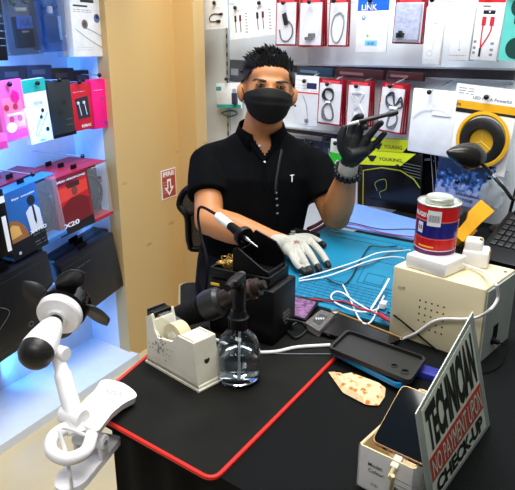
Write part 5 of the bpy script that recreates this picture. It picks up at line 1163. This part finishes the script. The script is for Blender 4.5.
# eyes, lids, brows
EW = mat('eye_white', (150, 132, 118), .3); EI = mat('eye_dark', (26, 16, 12), .15); HAIR = mat('black_hair', (9, 8, 9), .55, var=.3, scale=200, spec=.4)
for s in (-1, 1):
    m2 = HM @ MX.Translation(V((s * .0305, -.087, .0085))) @ MX.Rotation(R_(s * -14), 4, 'Z') @ MX.Rotation(R_(s * -3), 4, 'Y')
    a = MB(); a.sph((0, 0, 0), (.0140, .0065, .0034), EW, 18, 12, m2); a.sph((0, -.0016, .0), (.0062, .0056, .0036), EI, 16, 10, m2); a.build('eye', PR, world=True)
    a = MB(); a.tube(smooth_path([m2 @ V((-.015, -.003, -.0005)), m2 @ V((-.006, -.0065, .0030)), m2 @ V((.004, -.0068, .0032)), m2 @ V((.015, -.003, .0002))], 4), [.0010] * 6 + [.0013] * 4 + [.0010] * 3, HAIR, 6); a.build('eyelash', PR, world=True)
    m3 = HM @ MX.Translation(V((s * .033, -.086, .0215))); a = MB()
    a.tube(smooth_path([m3 @ V((-s * .019, -.004, .0005)), m3 @ V((-s * .006, -.005, .0022)), m3 @ V((s * .009, -.002, .0026)), m3 @ V((s * .020, .007, -.0005))], 4), [.0026] * 3 + [.0036] * 5 + [.003] * 3 + [.0014] * 2, HAIR, 8, flat=.7); a.build('eyebrow', PR, world=True)
# hair
a = MB(); bm = bmesh.new(); bmesh.ops.create_icosphere(bm, subdivisions=5, radius=1)
dele = []
for v in bm.verts:
    c = v.co.copy(); v.co = V((c.x * .0815, .022 + c.y * .101, .024 + c.z * .094))
for f in bm.faces:
    c = f.calc_center_median(); front = -c.y
    lim = .055 if front > .05 else (.055 - (.05 - front) * 1.0 if front > .03 else (.026 if front > .0 else .022 if front > -.02 else -.03 if front > -.04 else -.07))
    if abs(c.x) > .052 and front > .028: lim = min(lim, .02 + (front - .028) * 1.8)
    if c.z < lim: dele.append(f)
bmesh.ops.delete(bm, geom=dele, context='FACES')
a.bm(bm, HAIR, HM)
rs = random.Random(11)
for k in range(620):
    u = rs.uniform(-1, 1); v = rs.uniform(-1, 1)
    if u * u + v * v > 1: continue
    x = u * .078; y = .02 + v * .09; zz2 = .024 + .093 * math.sqrt(max(0, 1 - u * u - v * v))
    if y < -.035 and zz2 < .060: continue
    if zz2 < .045: continue
    b = V((x, y, zz2)); nrm = V((x / .08, (y - .02) / .1, (zz2 - .03) / .1)).normalized()
    d = (nrm * (.75 if y > -.03 else .25) + V((-.45 - x * 1.5 , (-.35 if y > -.03 else -.1) if y < 0 else .1, .15 if y > -.03 else .6)) + V((rs.uniform(-.3, .3), rs.uniform(-.3, .3), rs.uniform(-.1, .3)))).normalized()
    L = rs.uniform(.010, .026) * (1 if zz2 > .08 else .5)
    a.tube([HM @ (b - nrm * .004), HM @ (b + d * L * .55), HM @ (b + d * L + V((-.004, -.003, -.002)))], [.0042, .003, .0006], HAIR, 5)
for k in range(260):      # fringe along the hairline
    x = rs.uniform(-.068, .068); zf = rs.uniform(.057, .086)
    q = 1 - (x / .0815) ** 2 - ((zf - .024) / .094) ** 2
    if q <= 0: continue
    b = V((x, .022 - .101 * math.sqrt(q), zf)); nrm = V((x / .08, (b.y - .022) / .1, (zf - .024) / .1)).normalized()
    d = (nrm * .45 + V((-.35 - x * 2, .1, rs.uniform(.5, 1.0))) + V((rs.uniform(-.3, .3), 0, 0))).normalized(); L = rs.uniform(.012, .024)
    a.tube([HM @ (b - nrm * .003 - V((0, 0, rs.uniform(0, .004)))), HM @ (b + d * L * .5), HM @ (b + d * L)], [.0036, .003, .0006], HAIR, 5)
a.build('hair', PR, world=True)
# face mask
MK = mat('black_mask_fabric', (14, 14, 15), .75, bump=.15, bscale=500, spec=.25)
a = MB(); vs = []; fs = []; nu, nv = 36, 14
for j in range(nv + 1):
    v = j / nv
    for i in range(nu + 1):
        t = (i / nu - .5) * 2; an = t * R_(88)
        top = .004 - .016 * abs(t) ** 1.6 + .003 * math.cos(t * math.pi); top = .003 - .022 * abs(t) ** 1.5
        bot = -.098 + .058 * abs(t) ** 1.7
        z = top + (bot - top) * v
        bulge = .016 * math.sin(math.pi * min(1, v * 1.05)) * math.cos(an * .9) + .004
        # folded ridge across the middle
        bulge += .004 * max(0, 1 - abs(v - (.42 + .1 * abs(t))) * 7) * math.cos(an)
        rx_, ry_ = .0735, .083
        taper = 1 - .18 * max(0, v - .45) * 1.2
        vs.append(V(((rx_ + bulge * .15) * math.sin(an) * taper, -.012 - (ry_ + bulge + (.008 if v < .3 else 0)) * math.cos(an) * (1 - .12 * max(0, v - .5)), z)))
for j in range(nv):
    for i in range(nu): fs.append([j * (nu + 1) + i, j * (nu + 1) + i + 1, (j + 1) * (nu + 1) + i + 1, (j + 1) * (nu + 1) + i])
a.add(vs, fs, MK, HM); mk = a.build('face_mask', PR, world=True, shade=60); so = mk.modifiers.new('thick', 'SOLIDIFY'); so.thickness = .0025
for s in (-1, 1):
    a = MB(); a.tube(smooth_path([HM @ V((s * .0695, -.02, -.018)), HM @ V((s * .079, -.002, .004)), HM @ V((s * .083, .02, .016)), HM @ V((s * .084, .03, -.004)), HM @ V((s * .08, .006, -.03)), HM @ V((s * .0675, -.02, -.042))], 5), .0013, BLACKM, 6); a.build('ear_loop', PR, world=True)
a = MB(); a.sph(HM @ V((.086, .004, -.036)), .0035, BLACK, 10, 8); a.build('ear_stud', PR, world=True)
# polo shirt
POLO = mat('black_polo', (8, 9, 11), .85, var=.25, scale=20, bump=.3, bscale=600, spec=.06)
a = MB()
sh = [(x, y, z, ra * (1.1 if z < 1 else 1.06) + .006, rb * 1.1 + .006) for (x, y, z, ra, rb) in trunk[1:7]]
sh[-1] = (.012, 1.884, 1.042, .105, .07); sh.append((.012, 1.887, 1.062, .072, .064))
ell(a, sh, POLO)
CL = SL.lerp(EL, .60); CRr = SRr.lerp(ER, .60)
a.capsule(nb + V((-.05, 0, -.045)), SL + V((.01, 0, .0)), .054, .056, POLO, 20); a.capsule(nb + V((.05, 0, -.045)), SRr + V((-.01, 0, .0)), .054, .056, POLO, 20)
limb(SL + (SL - EL) * .12, CL, [(0, .046), (.12, .057), (.5, .063), (1, .066)], POLO); limb(SRr + (SRr - ER) * .12, CRr, [(0, .046), (.12, .057), (.5, .063), (1, .066)], POLO)
po = a.build('polo_shirt', PR, world=True); remesh(po, .006, 5)
bm = bmesh.new(); bm.from_mesh(po.data); M_ = parent_mx(po)
dl_ = [f for f in bm.faces if (lambda q: q.y < 1.88 and q.z > 1.0 + abs(q.x - .022) * 1.4)(M_ @ f.calc_center_median())]
bmesh.ops.delete(bm, geom=dl_, context='FACES'); bm.to_mesh(po.data); bm.free()
a = MB()    # collar: two flaps round the neck
nk = V((.012, 1.88, 1.088))
for s in (-1, 1):
    vs = []; fs = []; n = 14
    for i in range(n + 1):
        t = i / n; an = R_(90 - s * 0) - s * R_(10 + 166 * t) if 0 else R_(90) + s * R_(158 * t)
        c, q = math.cos(an), math.sin(an)
        drop = .034 * t ** 2.2; fl_ = .026 + .026 * t ** 2
        vs.append(nk + V((c * .066, q * .064, .004 - drop - .006 * t))); vs.append(nk + V((c * .07, q * .07, .010 - drop - .006 * t))); vs.append(nk + V((c * (.079 + .008 * t), q * (.078 + .014 * t), .006 - drop - fl_)))
    for i in range(n):
        for k in range(2): fs.append([i * 3 + k, i * 3 + 3 + k, i * 3 + 4 + k, i * 3 + 1 + k])
    a.add(vs, fs, POLO)
cl = a.build('collar', PR, world=True, shade=60); so = cl.modifiers.new('thick', 'SOLIDIFY'); so.thickness = .004
def on_chest(x, y, off=0.0):   # the point of the shirt front seen at this pixel
    from mathutils.bvhtree import BVHTree
    global _bvh
    try: _bvh
    except NameError:
        M_ = parent_mx(po); _bvh = BVHTree.FromPolygons([M_ @ v.co for v in po.data.vertices], [tuple(p.vertices) for p in po.data.polygons])
    d = ray(x, y).normalized(); h = _bvh.ray_cast(CAM, d)
    return (h[0] - d * (.002 + off)) if h[0] else dp(x, y, 1.78)
from mathutils.bvhtree import BVHTree
M_ = parent_mx(po); bv2 = BVHTree.FromPolygons([M_ @ v.co for v in po.data.vertices], [tuple(p.vertices) for p in po.data.polygons])
a = MB()
for s in (-1, 1): a.tube(smooth_path([bv2.find_nearest(V((.022 + s * q, 1.76, 1.0 + q * 1.4 - .002)))[0] for q in (.05, .035, .02, .0)], 4), .0085, POLO, 10, flat=.7)
a.tube(smooth_path([bv2.find_nearest(V((.024, 1.74, z)))[0] for z in (1.002, .97, .94, .91)], 4), .008, POLO, 10, flat=.3)
a.build('placket', PR, world=True)
a = MB()
for (x, y) in ((259.5, 146), (264.5, 162)): a.sph(on_chest(x, y), .0042, PAPER, 12, 8)
a.build('button', PR, world=True)
a = MB(); a.tube([on_chest(292, 175), on_chest(292, 182)], .0016, PAPER, 6); a.tube([on_chest(290, 175.5), on_chest(294, 175)], .0016, PAPER, 6); a.build('chest_logo', PR, world=True)
a = MB(); a.tube(smooth_path([on_chest(x, y) for x, y in ((282, 150), (279, 165), (276, 185), (276, 193))], 5), .006, mat('strap_black', (30, 30, 33), .5), 8, flat=.4); a.build('lanyard', PR, world=True)
a = MB(); L_ = smooth_path([on_chest(x, y) for x, y in ((276, 193), (277, 203), (277.5, 216))], 5)
a.tube(L_, .003, BLACKM, 8)
for k in range(0, len(L_), 3): a.sph(L_[k], .0042, GREYP, 8, 6)
a.build('lanyard_cord', PR, world=True)
# trousers and shoes
TR = mat('black_trousers', (10, 10, 12), .8, spec=.2); a = MB()
ell(a, [(-.03, 1.85, .515, .17, .125), (-.03, 1.85, .56, .178, .13), (-.028, 1.85, .66, .168, .127), (-.025, 1.855, .7, .16, .12)], TR)
for h, k, n in ((hipL, knL, anL), (hipR, knR, anR)): a.capsule(h, k, .092, .066, TR, 20); a.capsule(k, n + V((0, 0, .03)), .066, .055, TR, 18)
tr = a.build('trousers', PR, world=True); remesh(tr, .008, 4)
for n in (anL, anR): a = MB(); a.capsule(n + V((0, .03, -.05)), n + V((.03, -.17, -.06)), .045, .04, BLACKM, 16); a.build('shoe', PR, world=True)
# gloves
GLV = mat('glove_knit', (176, 174, 164), .8, var=.12, scale=200, bump=.4, bscale=700); GLB = mat('glove_black_palm', (20, 22, 23), .55, bump=.3, bscale=500, spec=.4)
def glove(chains, palm, black, name):
    a = MB()
    for ch_ in chains:
        P = smooth_path([c[0] for c in ch_], 4); R0 = [c[1] for c in ch_]; rr = []
        for i in range(len(P)):
            f = i / (len(P) - 1) * (len(R0) - 1); k = min(int(f), len(R0) - 2); rr.append(R0[k] + (R0[k + 1] - R0[k]) * (f - k))
        a.tube(P, rr, GLV, 14); a.sph(P[-1], rr[-1] * .99, GLV, 14, 10); a.sph(P[0], rr[0], GLV, 12, 8)
    for (p, q, r0, r1) in palm: a.capsule(p, q, r0, r1, GLV, 18)
    o = a.build(name, PR, world=True); remesh(o, .0026, 3)
    o.data.materials.append(GLB); M_ = parent_mx(o)
    for p in o.data.polygons:
        if black(M_ @ p.center, p.normal): p.material_index = 1
    return o
# his right hand, resting on the blue mat
zl = BZ
def lq(x, y, h): return hp(x, y, zl + h)
k1, k2, k3, k4 = lq(309, 240, .034), lq(303.5, 245, .036), lq(297.5, 250, .034), lq(291.5, 254, .030)
ch_l = [[(k1, .0115), (lq(318, 249.5, .030), .0108), (lq(324.5, 258, .018), .0098), (lq(328.5, 266, .009), .0085)],
        [(k2, .0115), (lq(310.5, 255, .031), .0108), (lq(315.5, 263, .018), .0098), (lq(319.5, 269.5, .009), .0085)],
        [(k3, .0112), (lq(303, 259, .029), .0104), (lq(307, 266, .017), .0094), (lq(311, 271.5, .009), .0083)],
        [(k4, .0105), (lq(295.5, 262, .025), .0094), (lq(300, 268, .015), .0086), (lq(305, 272.5, .008), .0076)],
        [(lq(297, 238, .026), .013), (lq(308, 237, .018), .0115), (lq(318, 241, .010), .010), (lq(324, 245, .009), .0088)]]
wl2 = WL
palm_l = [(wl2, k1, .026, .0135), (wl2, k2, .026, .0145), (wl2, k3, .026, .0145), (wl2, k4, .025, .0125), (k1, k4, .0125, .0115), (wl2 + (wl2 - k2) * .25, wl2, .027, .027)]
tips = [c[-1][0] for c in ch_l]; mids = [c[2][0] for c in ch_l]
def blk_l(c, n):
    if n.z < -.35: return True
    for t, m3 in zip(tips, mids):
        if (c - t).length < .0175 + (.004 if c.z < zl + .014 else 0): return True
    return c.z < zl + .011
glove(ch_l, palm_l, blk_l, 'glove')
a = MB(); q = lq(297, 243.5, .054); vs, fs, W0, H0 = text_mesh('RUI', .04)
dx = (lq(301, 243, .05) - lq(294, 246, .05)).normalized(); up_ = (k2 - wl2).normalized()
from mathutils.bvhtree import BVHTree
gl_ = [o for o in PR.children if o.name.startswith('glove')][0]; M_ = parent_mx(gl_); bv = BVHTree.FromPolygons([M_ @ v.co for v in gl_.data.vertices], [tuple(p.vertices) for p in gl_.data.polygons])
def on_gl(x, y):
    d = ray(x, y).normalized(); h = bv.ray_cast(CAM, d); return h[0] - d * .001 if h[0] else None
vv = [on_gl(297 + v[0] / W0 * 6.5 + v[1] / H0 * .6, 241.5 - v[0] / W0 * 2.6 - v[1] / H0 * 3.4) for v in vs]
if all(v is not None for v in vv): a.add(vv, fs, RED); a.build('glove_print', PR, world=True)
# his left hand, raised, palm to the camera, holding a pen
def rq(x, y, d): return dp(x, y, d)
D0 = 1.66
r1, r2, r3, r4 = rq(349.5, 137, D0), rq(357.5, 137, D0 - .004), rq(365.5, 140, D0 - .002), rq(372, 146, D0 + .004)
ch_r = [[(r1, .0115), (rq(352.5, 126, D0 - .008), .0108), (rq(357, 118, D0 - .022), .010), (rq(361, 116.5, D0 - .042), .0092)],
        [(r2, .0115), (rq(361, 128.5, D0 - .020), .0108), (rq(364.5, 124, D0 - .038), .010), (rq(365.5, 127, D0 - .052), .0092)],
        [(r3, .0112), (rq(371.5, 133, D0 - .012), .0104), (rq(377, 126.5, D0 - .022), .0096), (rq(381, 123, D0 - .034), .0088)],
        [(r4, .0105), (rq(377, 142, D0 - .008), .0094), (rq(381, 137, D0 - .016), .0086), (rq(384.5, 133.5, D0 - .026), .0078)],
        [(rq(348, 157, D0 - .004), .016), (rq(341.5, 147, D0 - .022), .0128), (rq(341.5, 136, D0 - .034), .0112), (rq(344, 128, D0 - .040), .0095)]]
w2 = rq(349, 164, D0 + .022)
palm_r = [(w2, r1, .023, .0135), (w2, r2, .024, .0145), (w2, r3, .024, .0145), (w2, r4, .022, .013), (r1, r4, .013, .012), (rq(349, 156, D0), rq(364, 152, D0), .017, .016), (WR.lerp(w2, .35), w2, .03, .027)]
cut = (w2 - WR).normalized()
def blk_r(c, n): return (c - w2).dot(cut) > .006 and n.dot(FW) < .75
glove(ch_r, palm_r, blk_r, 'glove')
p0, p1 = rq(346.5, 124.8, D0 - .052), rq(398, 112, D0 - .062)
pa = (p1 - p0); pL = pa.length
pn_ = thing('soldering_pen', 'dark pen-shaped tool with pale tip in the raised black glove', 'tool', MX.Translation(p0) @ pa.normalized().to_track_quat('Z', 'Y').to_matrix().to_4x4())
a = MB(); a.lathe([(0, 0), (.002, .001), (.0042, .006), (.0048, pL * .24), (0, pL * .24)], mat('pale_tip', (206, 206, 200), .4), 14); a.build('tip', pn_)
a = MB(); a.lathe([(0, pL * .24), (.0058, pL * .24), (.0062, pL * .5), (.0056, pL * .78), (.008, pL * .82), (.0085, pL * .9), (.006, pL), (0, pL)], mat('pen_dark', (34, 32, 32), .4), 14); a.build('handle', pn_)
# bead bracelet on the raised wrist
bc = WR; bax = (w2 - WR).normalized(); m4 = MX.Translation(WR.lerp(w2, .25)) @ (w2 - ER).normalized().to_track_quat('Z', 'Y').to_matrix().to_4x4()
BD = mat('bracelet_bead', (28, 30, 34), .3, metal=.3)
a = MB()
for k in range(18):
    t = 2 * math.pi * k / 18
    for dz in (-.005, .005): a.sph(m4 @ V((.036 * math.cos(t + dz * 30), .036 * math.sin(t + dz * 30), dz)), .0068, BD, 10, 8)
a.build('bracelet', PR, world=True)
# ------------------------------------------------------------------ clip fan on the table corner
FW_ = mat('fan_white', (238, 236, 236), .3); 
ca = hp(66, 452, TZ0 + .02); cbp = hp(116, 398, TZ0 + .02); fx = (cbp - ca); 
fc = hp(92, 424, TZ0 + .012); fm = hframe(V((fc.x, fc.y, TZ0 + .0005)), fx); hl = fx.length / 2
fan = thing('clip_fan', 'white clip-on fan with black head clamped to the table\'s left corner', 'fan', fm)
LW = [(hl * 1.08, -.034), (hl * 1.2, -.022), (hl * 1.24, 0), (hl * 1.2, .022), (hl * 1.08, .034), (hl * .6, .026), (hl * .1, .024), (-hl * .5, .025), (-hl * .5, -.025), (hl * .1, -.024), (hl * .6, -.026)]
a = MB(); zj = .012
def jz(x): return .014 + .010 * max(0, 1 - abs(x - hl * .1) / hl)
# upper jaw plate with a slight arch, loop handle at its rear
pl_o = round_poly([V((x, y, 0)) for x, y in LW], .008, 3)
n = len(pl_o); vs = [V((p.x, p.y, jz(p.x) + .012 - abs(p.y) * .1)) for p in pl_o] + [V((p.x, p.y, jz(p.x) - .004 - (.008 if p.x > hl * 1.1 else 0))) for p in pl_o]
a.add(vs, [list(range(n)), [n + k for k in range(n)][::-1]] + [[k, n + k, n + (k + 1) % n, (k + 1) % n] for k in range(n)], FW_)
lp_ = smooth_path([V((-hl * .45, -.016, .018)), V((-hl * .9, -.026, .016)), V((-hl * 1.22, -.016, .014)), V((-hl * 1.3, 0, .013)), V((-hl * 1.22, .016, .014)), V((-hl * .9, .026, .016)), V((-hl * .45, .016, .018))], 5)
a.tube(lp_, .0095, FW_, 12); tl_ = MX.Rotation(R_(17), 4, 'X'); a.v = [tl_ @ v + V((0, 0, .0085)) for v in a.v]; a.build('upper_jaw', fan, bevel=.0025)
a = MB(); low = round_poly([V((hl * .62, -.024, 0)), V((hl * .62, .024, 0)), V((-hl * 1.0, .024, 0)), V((-hl * 1.28, .01, 0)), V((-hl * 1.28, -.01, 0)), V((-hl * 1.0, -.024, 0))], .01, 4)
a.hprism(low, -.047, -.036, FW_); a.build('lower_jaw', fan, bevel=.003)
a = MB(); a.lathe([(0, -.026), (.0105, -.026), (.0115, -.023), (.0115, .023), (.0105, .026), (0, .026)], FW_, 20, MX.Translation(V((-hl * .12, 0, -.010))) @ MX.Rotation(R_(90), 4, 'X')); a.lathe([(0, 0), (.004, 0), (.004, .0016), (0, .0016)], GREYP, 12, MX.Translation(V((-hl * .12, -.026, -.010))) @ MX.Rotation(R_(90), 4, 'X'))
a.box((-hl * .12, -.021, -.024), (.022, .006, .03), FW_, bev=.002); a.box((-hl * .12, .021, -.024), (.022, .006, .03), FW_, bev=.002); a.build('hinge', fan)
a = MB()
em = MX.Translation(V((hl * .72, 0, jz(hl * .72) + .0225))) @ MX.Rotation(R_(-75), 4, 'Z')
em = MX.Rotation(R_(17), 4, 'X') @ em
EMC = colr((90, 112, 150))
for t in range(24):
    an = 2 * math.pi * t / 24; an2 = 2 * math.pi * (t + 1) / 24
    a.add([em @ V((.012 * math.cos(x), .006 * math.sin(x), 0)) for x in (an, an2)] + [em @ V((.0102 * math.cos(x), .0046 * math.sin(x), 0)) for x in (an2, an)], [[0, 1, 2, 3]], EMC)
vs, fs, W0, H0 = text_mesh('JISU', .03); s_ = .0055 / H0; a.add([em @ V((v[0] * s_, v[1] * s_, .0002)) for v in vs], fs, EMC); a.build('emblem', fan)
# arm
b0 = fm @ V((-hl * .55, .0, .022)); b1 = dp(71, 405, (b0 - CAM).dot(FW) + .012); b2 = dp(63, 375, (b0 - CAM).dot(FW) + .03); b3 = dp(57, 352, .915)
a = MB(); a.tube(smooth_path([b0, b1, b2, b3], 6), [.0145] * 5 + [.0135] * 8 + [.0105] * 6, FW_, 18); a.build('arm', fan, world=True)
jd = V((.9, -.45, 0)).normalized()
for (b, r) in ((b1.lerp(b0, .4), .014), (b3, .0105)):
    a = MB(); mm2 = MX.Translation(b) @ jd.to_track_quat('Z', 'Y').to_matrix().to_4x4(); a.lathe([(0, -.019), (r, -.019), (r * 1.08, -.016), (r * 1.08, .016), (r, .019), (r * .5, .0195), (0, .0185)], FW_, 22, mm2); a.build('joint', fan, world=True)
d_ = .0
c0 = dp(33.5, 357, .875); c1 = dp(58, 317, .955); hax = (c1 - c0).normalized()
hm = MX.Translation(c0) @ hax.to_track_quat('Z', 'Y').to_matrix().to_4x4(); hL = (c1 - c0).length
a = MB(); a.lathe([(0, hL * .14), (.0255, hL * .14), (.0262, hL * .2), (.024, hL * .4), (.0185, hL * .7), (.0125, hL * .84), (0, hL * .84)], FW_, 28, hm); a.build('head_housing', fan, world=True)
CARB = mat('black_mesh_cap', (26, 24, 22), .4, var=.8, scale=500)
a = MB(); a.lathe([(0, -.014), (.012, -.0125), (.0205, -.006), (.025, .002), (.026, hL * .15), (0, hL * .15)], CARB, 28, hm); a.build('end_cap', fan, world=True)
a = MB(); a.lathe([(0, hL * .82), (.0105, hL * .82), (.0105, hL * .97), (0, hL * .97)], BLACKG, 22, hm); a.build('neck', fan, world=True)
a = MB(); z0 = hL * .93
a.lathe([(.009, z0), (.015, z0 + .0), (.017, z0 + .004), (.03, z0 + .006), (.0335, z0 + .006), (.036, z0 + .009), (.0365, z0 + .018), (.034, z0 + .024), (0, z0 + .024)], FW_, 40, hm)
for k in range(16):
    t = R_(k * 6 - 40); q = V((math.cos(t) * .0235, math.sin(t) * .0235, z0 + .0055)); 
a.build('motor_cover', fan, world=True)
a = MB(); a.lathe([(0, z0 + .022), (.034, z0 + .022), (.0385, z0 + .026), (.0395, z0 + .05), (.036, z0 + .056), (0, z0 + .058)], BLACKG, 40, hm); a.build('motor', fan, world=True)
BLD_ = mat('fan_blade_grey', (44, 43, 45), .35)
for k in range(4):
    t = R_(k * 90 + 12); a = MB(); vs = []; fs = []; nr = 10
    for i in range(nr + 1):
        f = i / nr; r = .034 + .042 * f; hw = (.010 + .011 * math.sin(math.pi * min(1, f * .9 + .08))) ; tw = R_(32 - 12 * f)
        for e in (-1, 0, 1):
            an = t + e * hw / r + .25 * f; vs.append(V((r * math.cos(an), r * math.sin(an), z0 + .040 + e * hw * math.sin(tw) * .7 + (.002 if e == 0 else 0))))
    for i in range(nr):
        for e in range(2): fs.append([i * 3 + e, i * 3 + 3 + e, i * 3 + 4 + e, i * 3 + 1 + e])
    a.add(vs, fs, BLD_, hm); bl_ = a.build('blade', fan, world=True, shade=60); so = bl_.modifiers.new('thick', 'SOLIDIFY'); so.thickness = .0016
a = MB(); a.tube(smooth_path([fm @ V((-hl * .55, -.02, .02)), dp(61, 428, (b0 - CAM).dot(FW) - .035), dp(65, 450, (b0 - CAM).dot(FW) - .04), dp(70, 475, (b0 - CAM).dot(FW) - .04), dp(73, 500, (b0 - CAM).dot(FW) - .02), V((ca.x, ca.y + .0, .3)), V((ca.x - .05, ca.y, .01))], 6), .0026, FW_, 8); a.build('power_cord', fan, world=True)
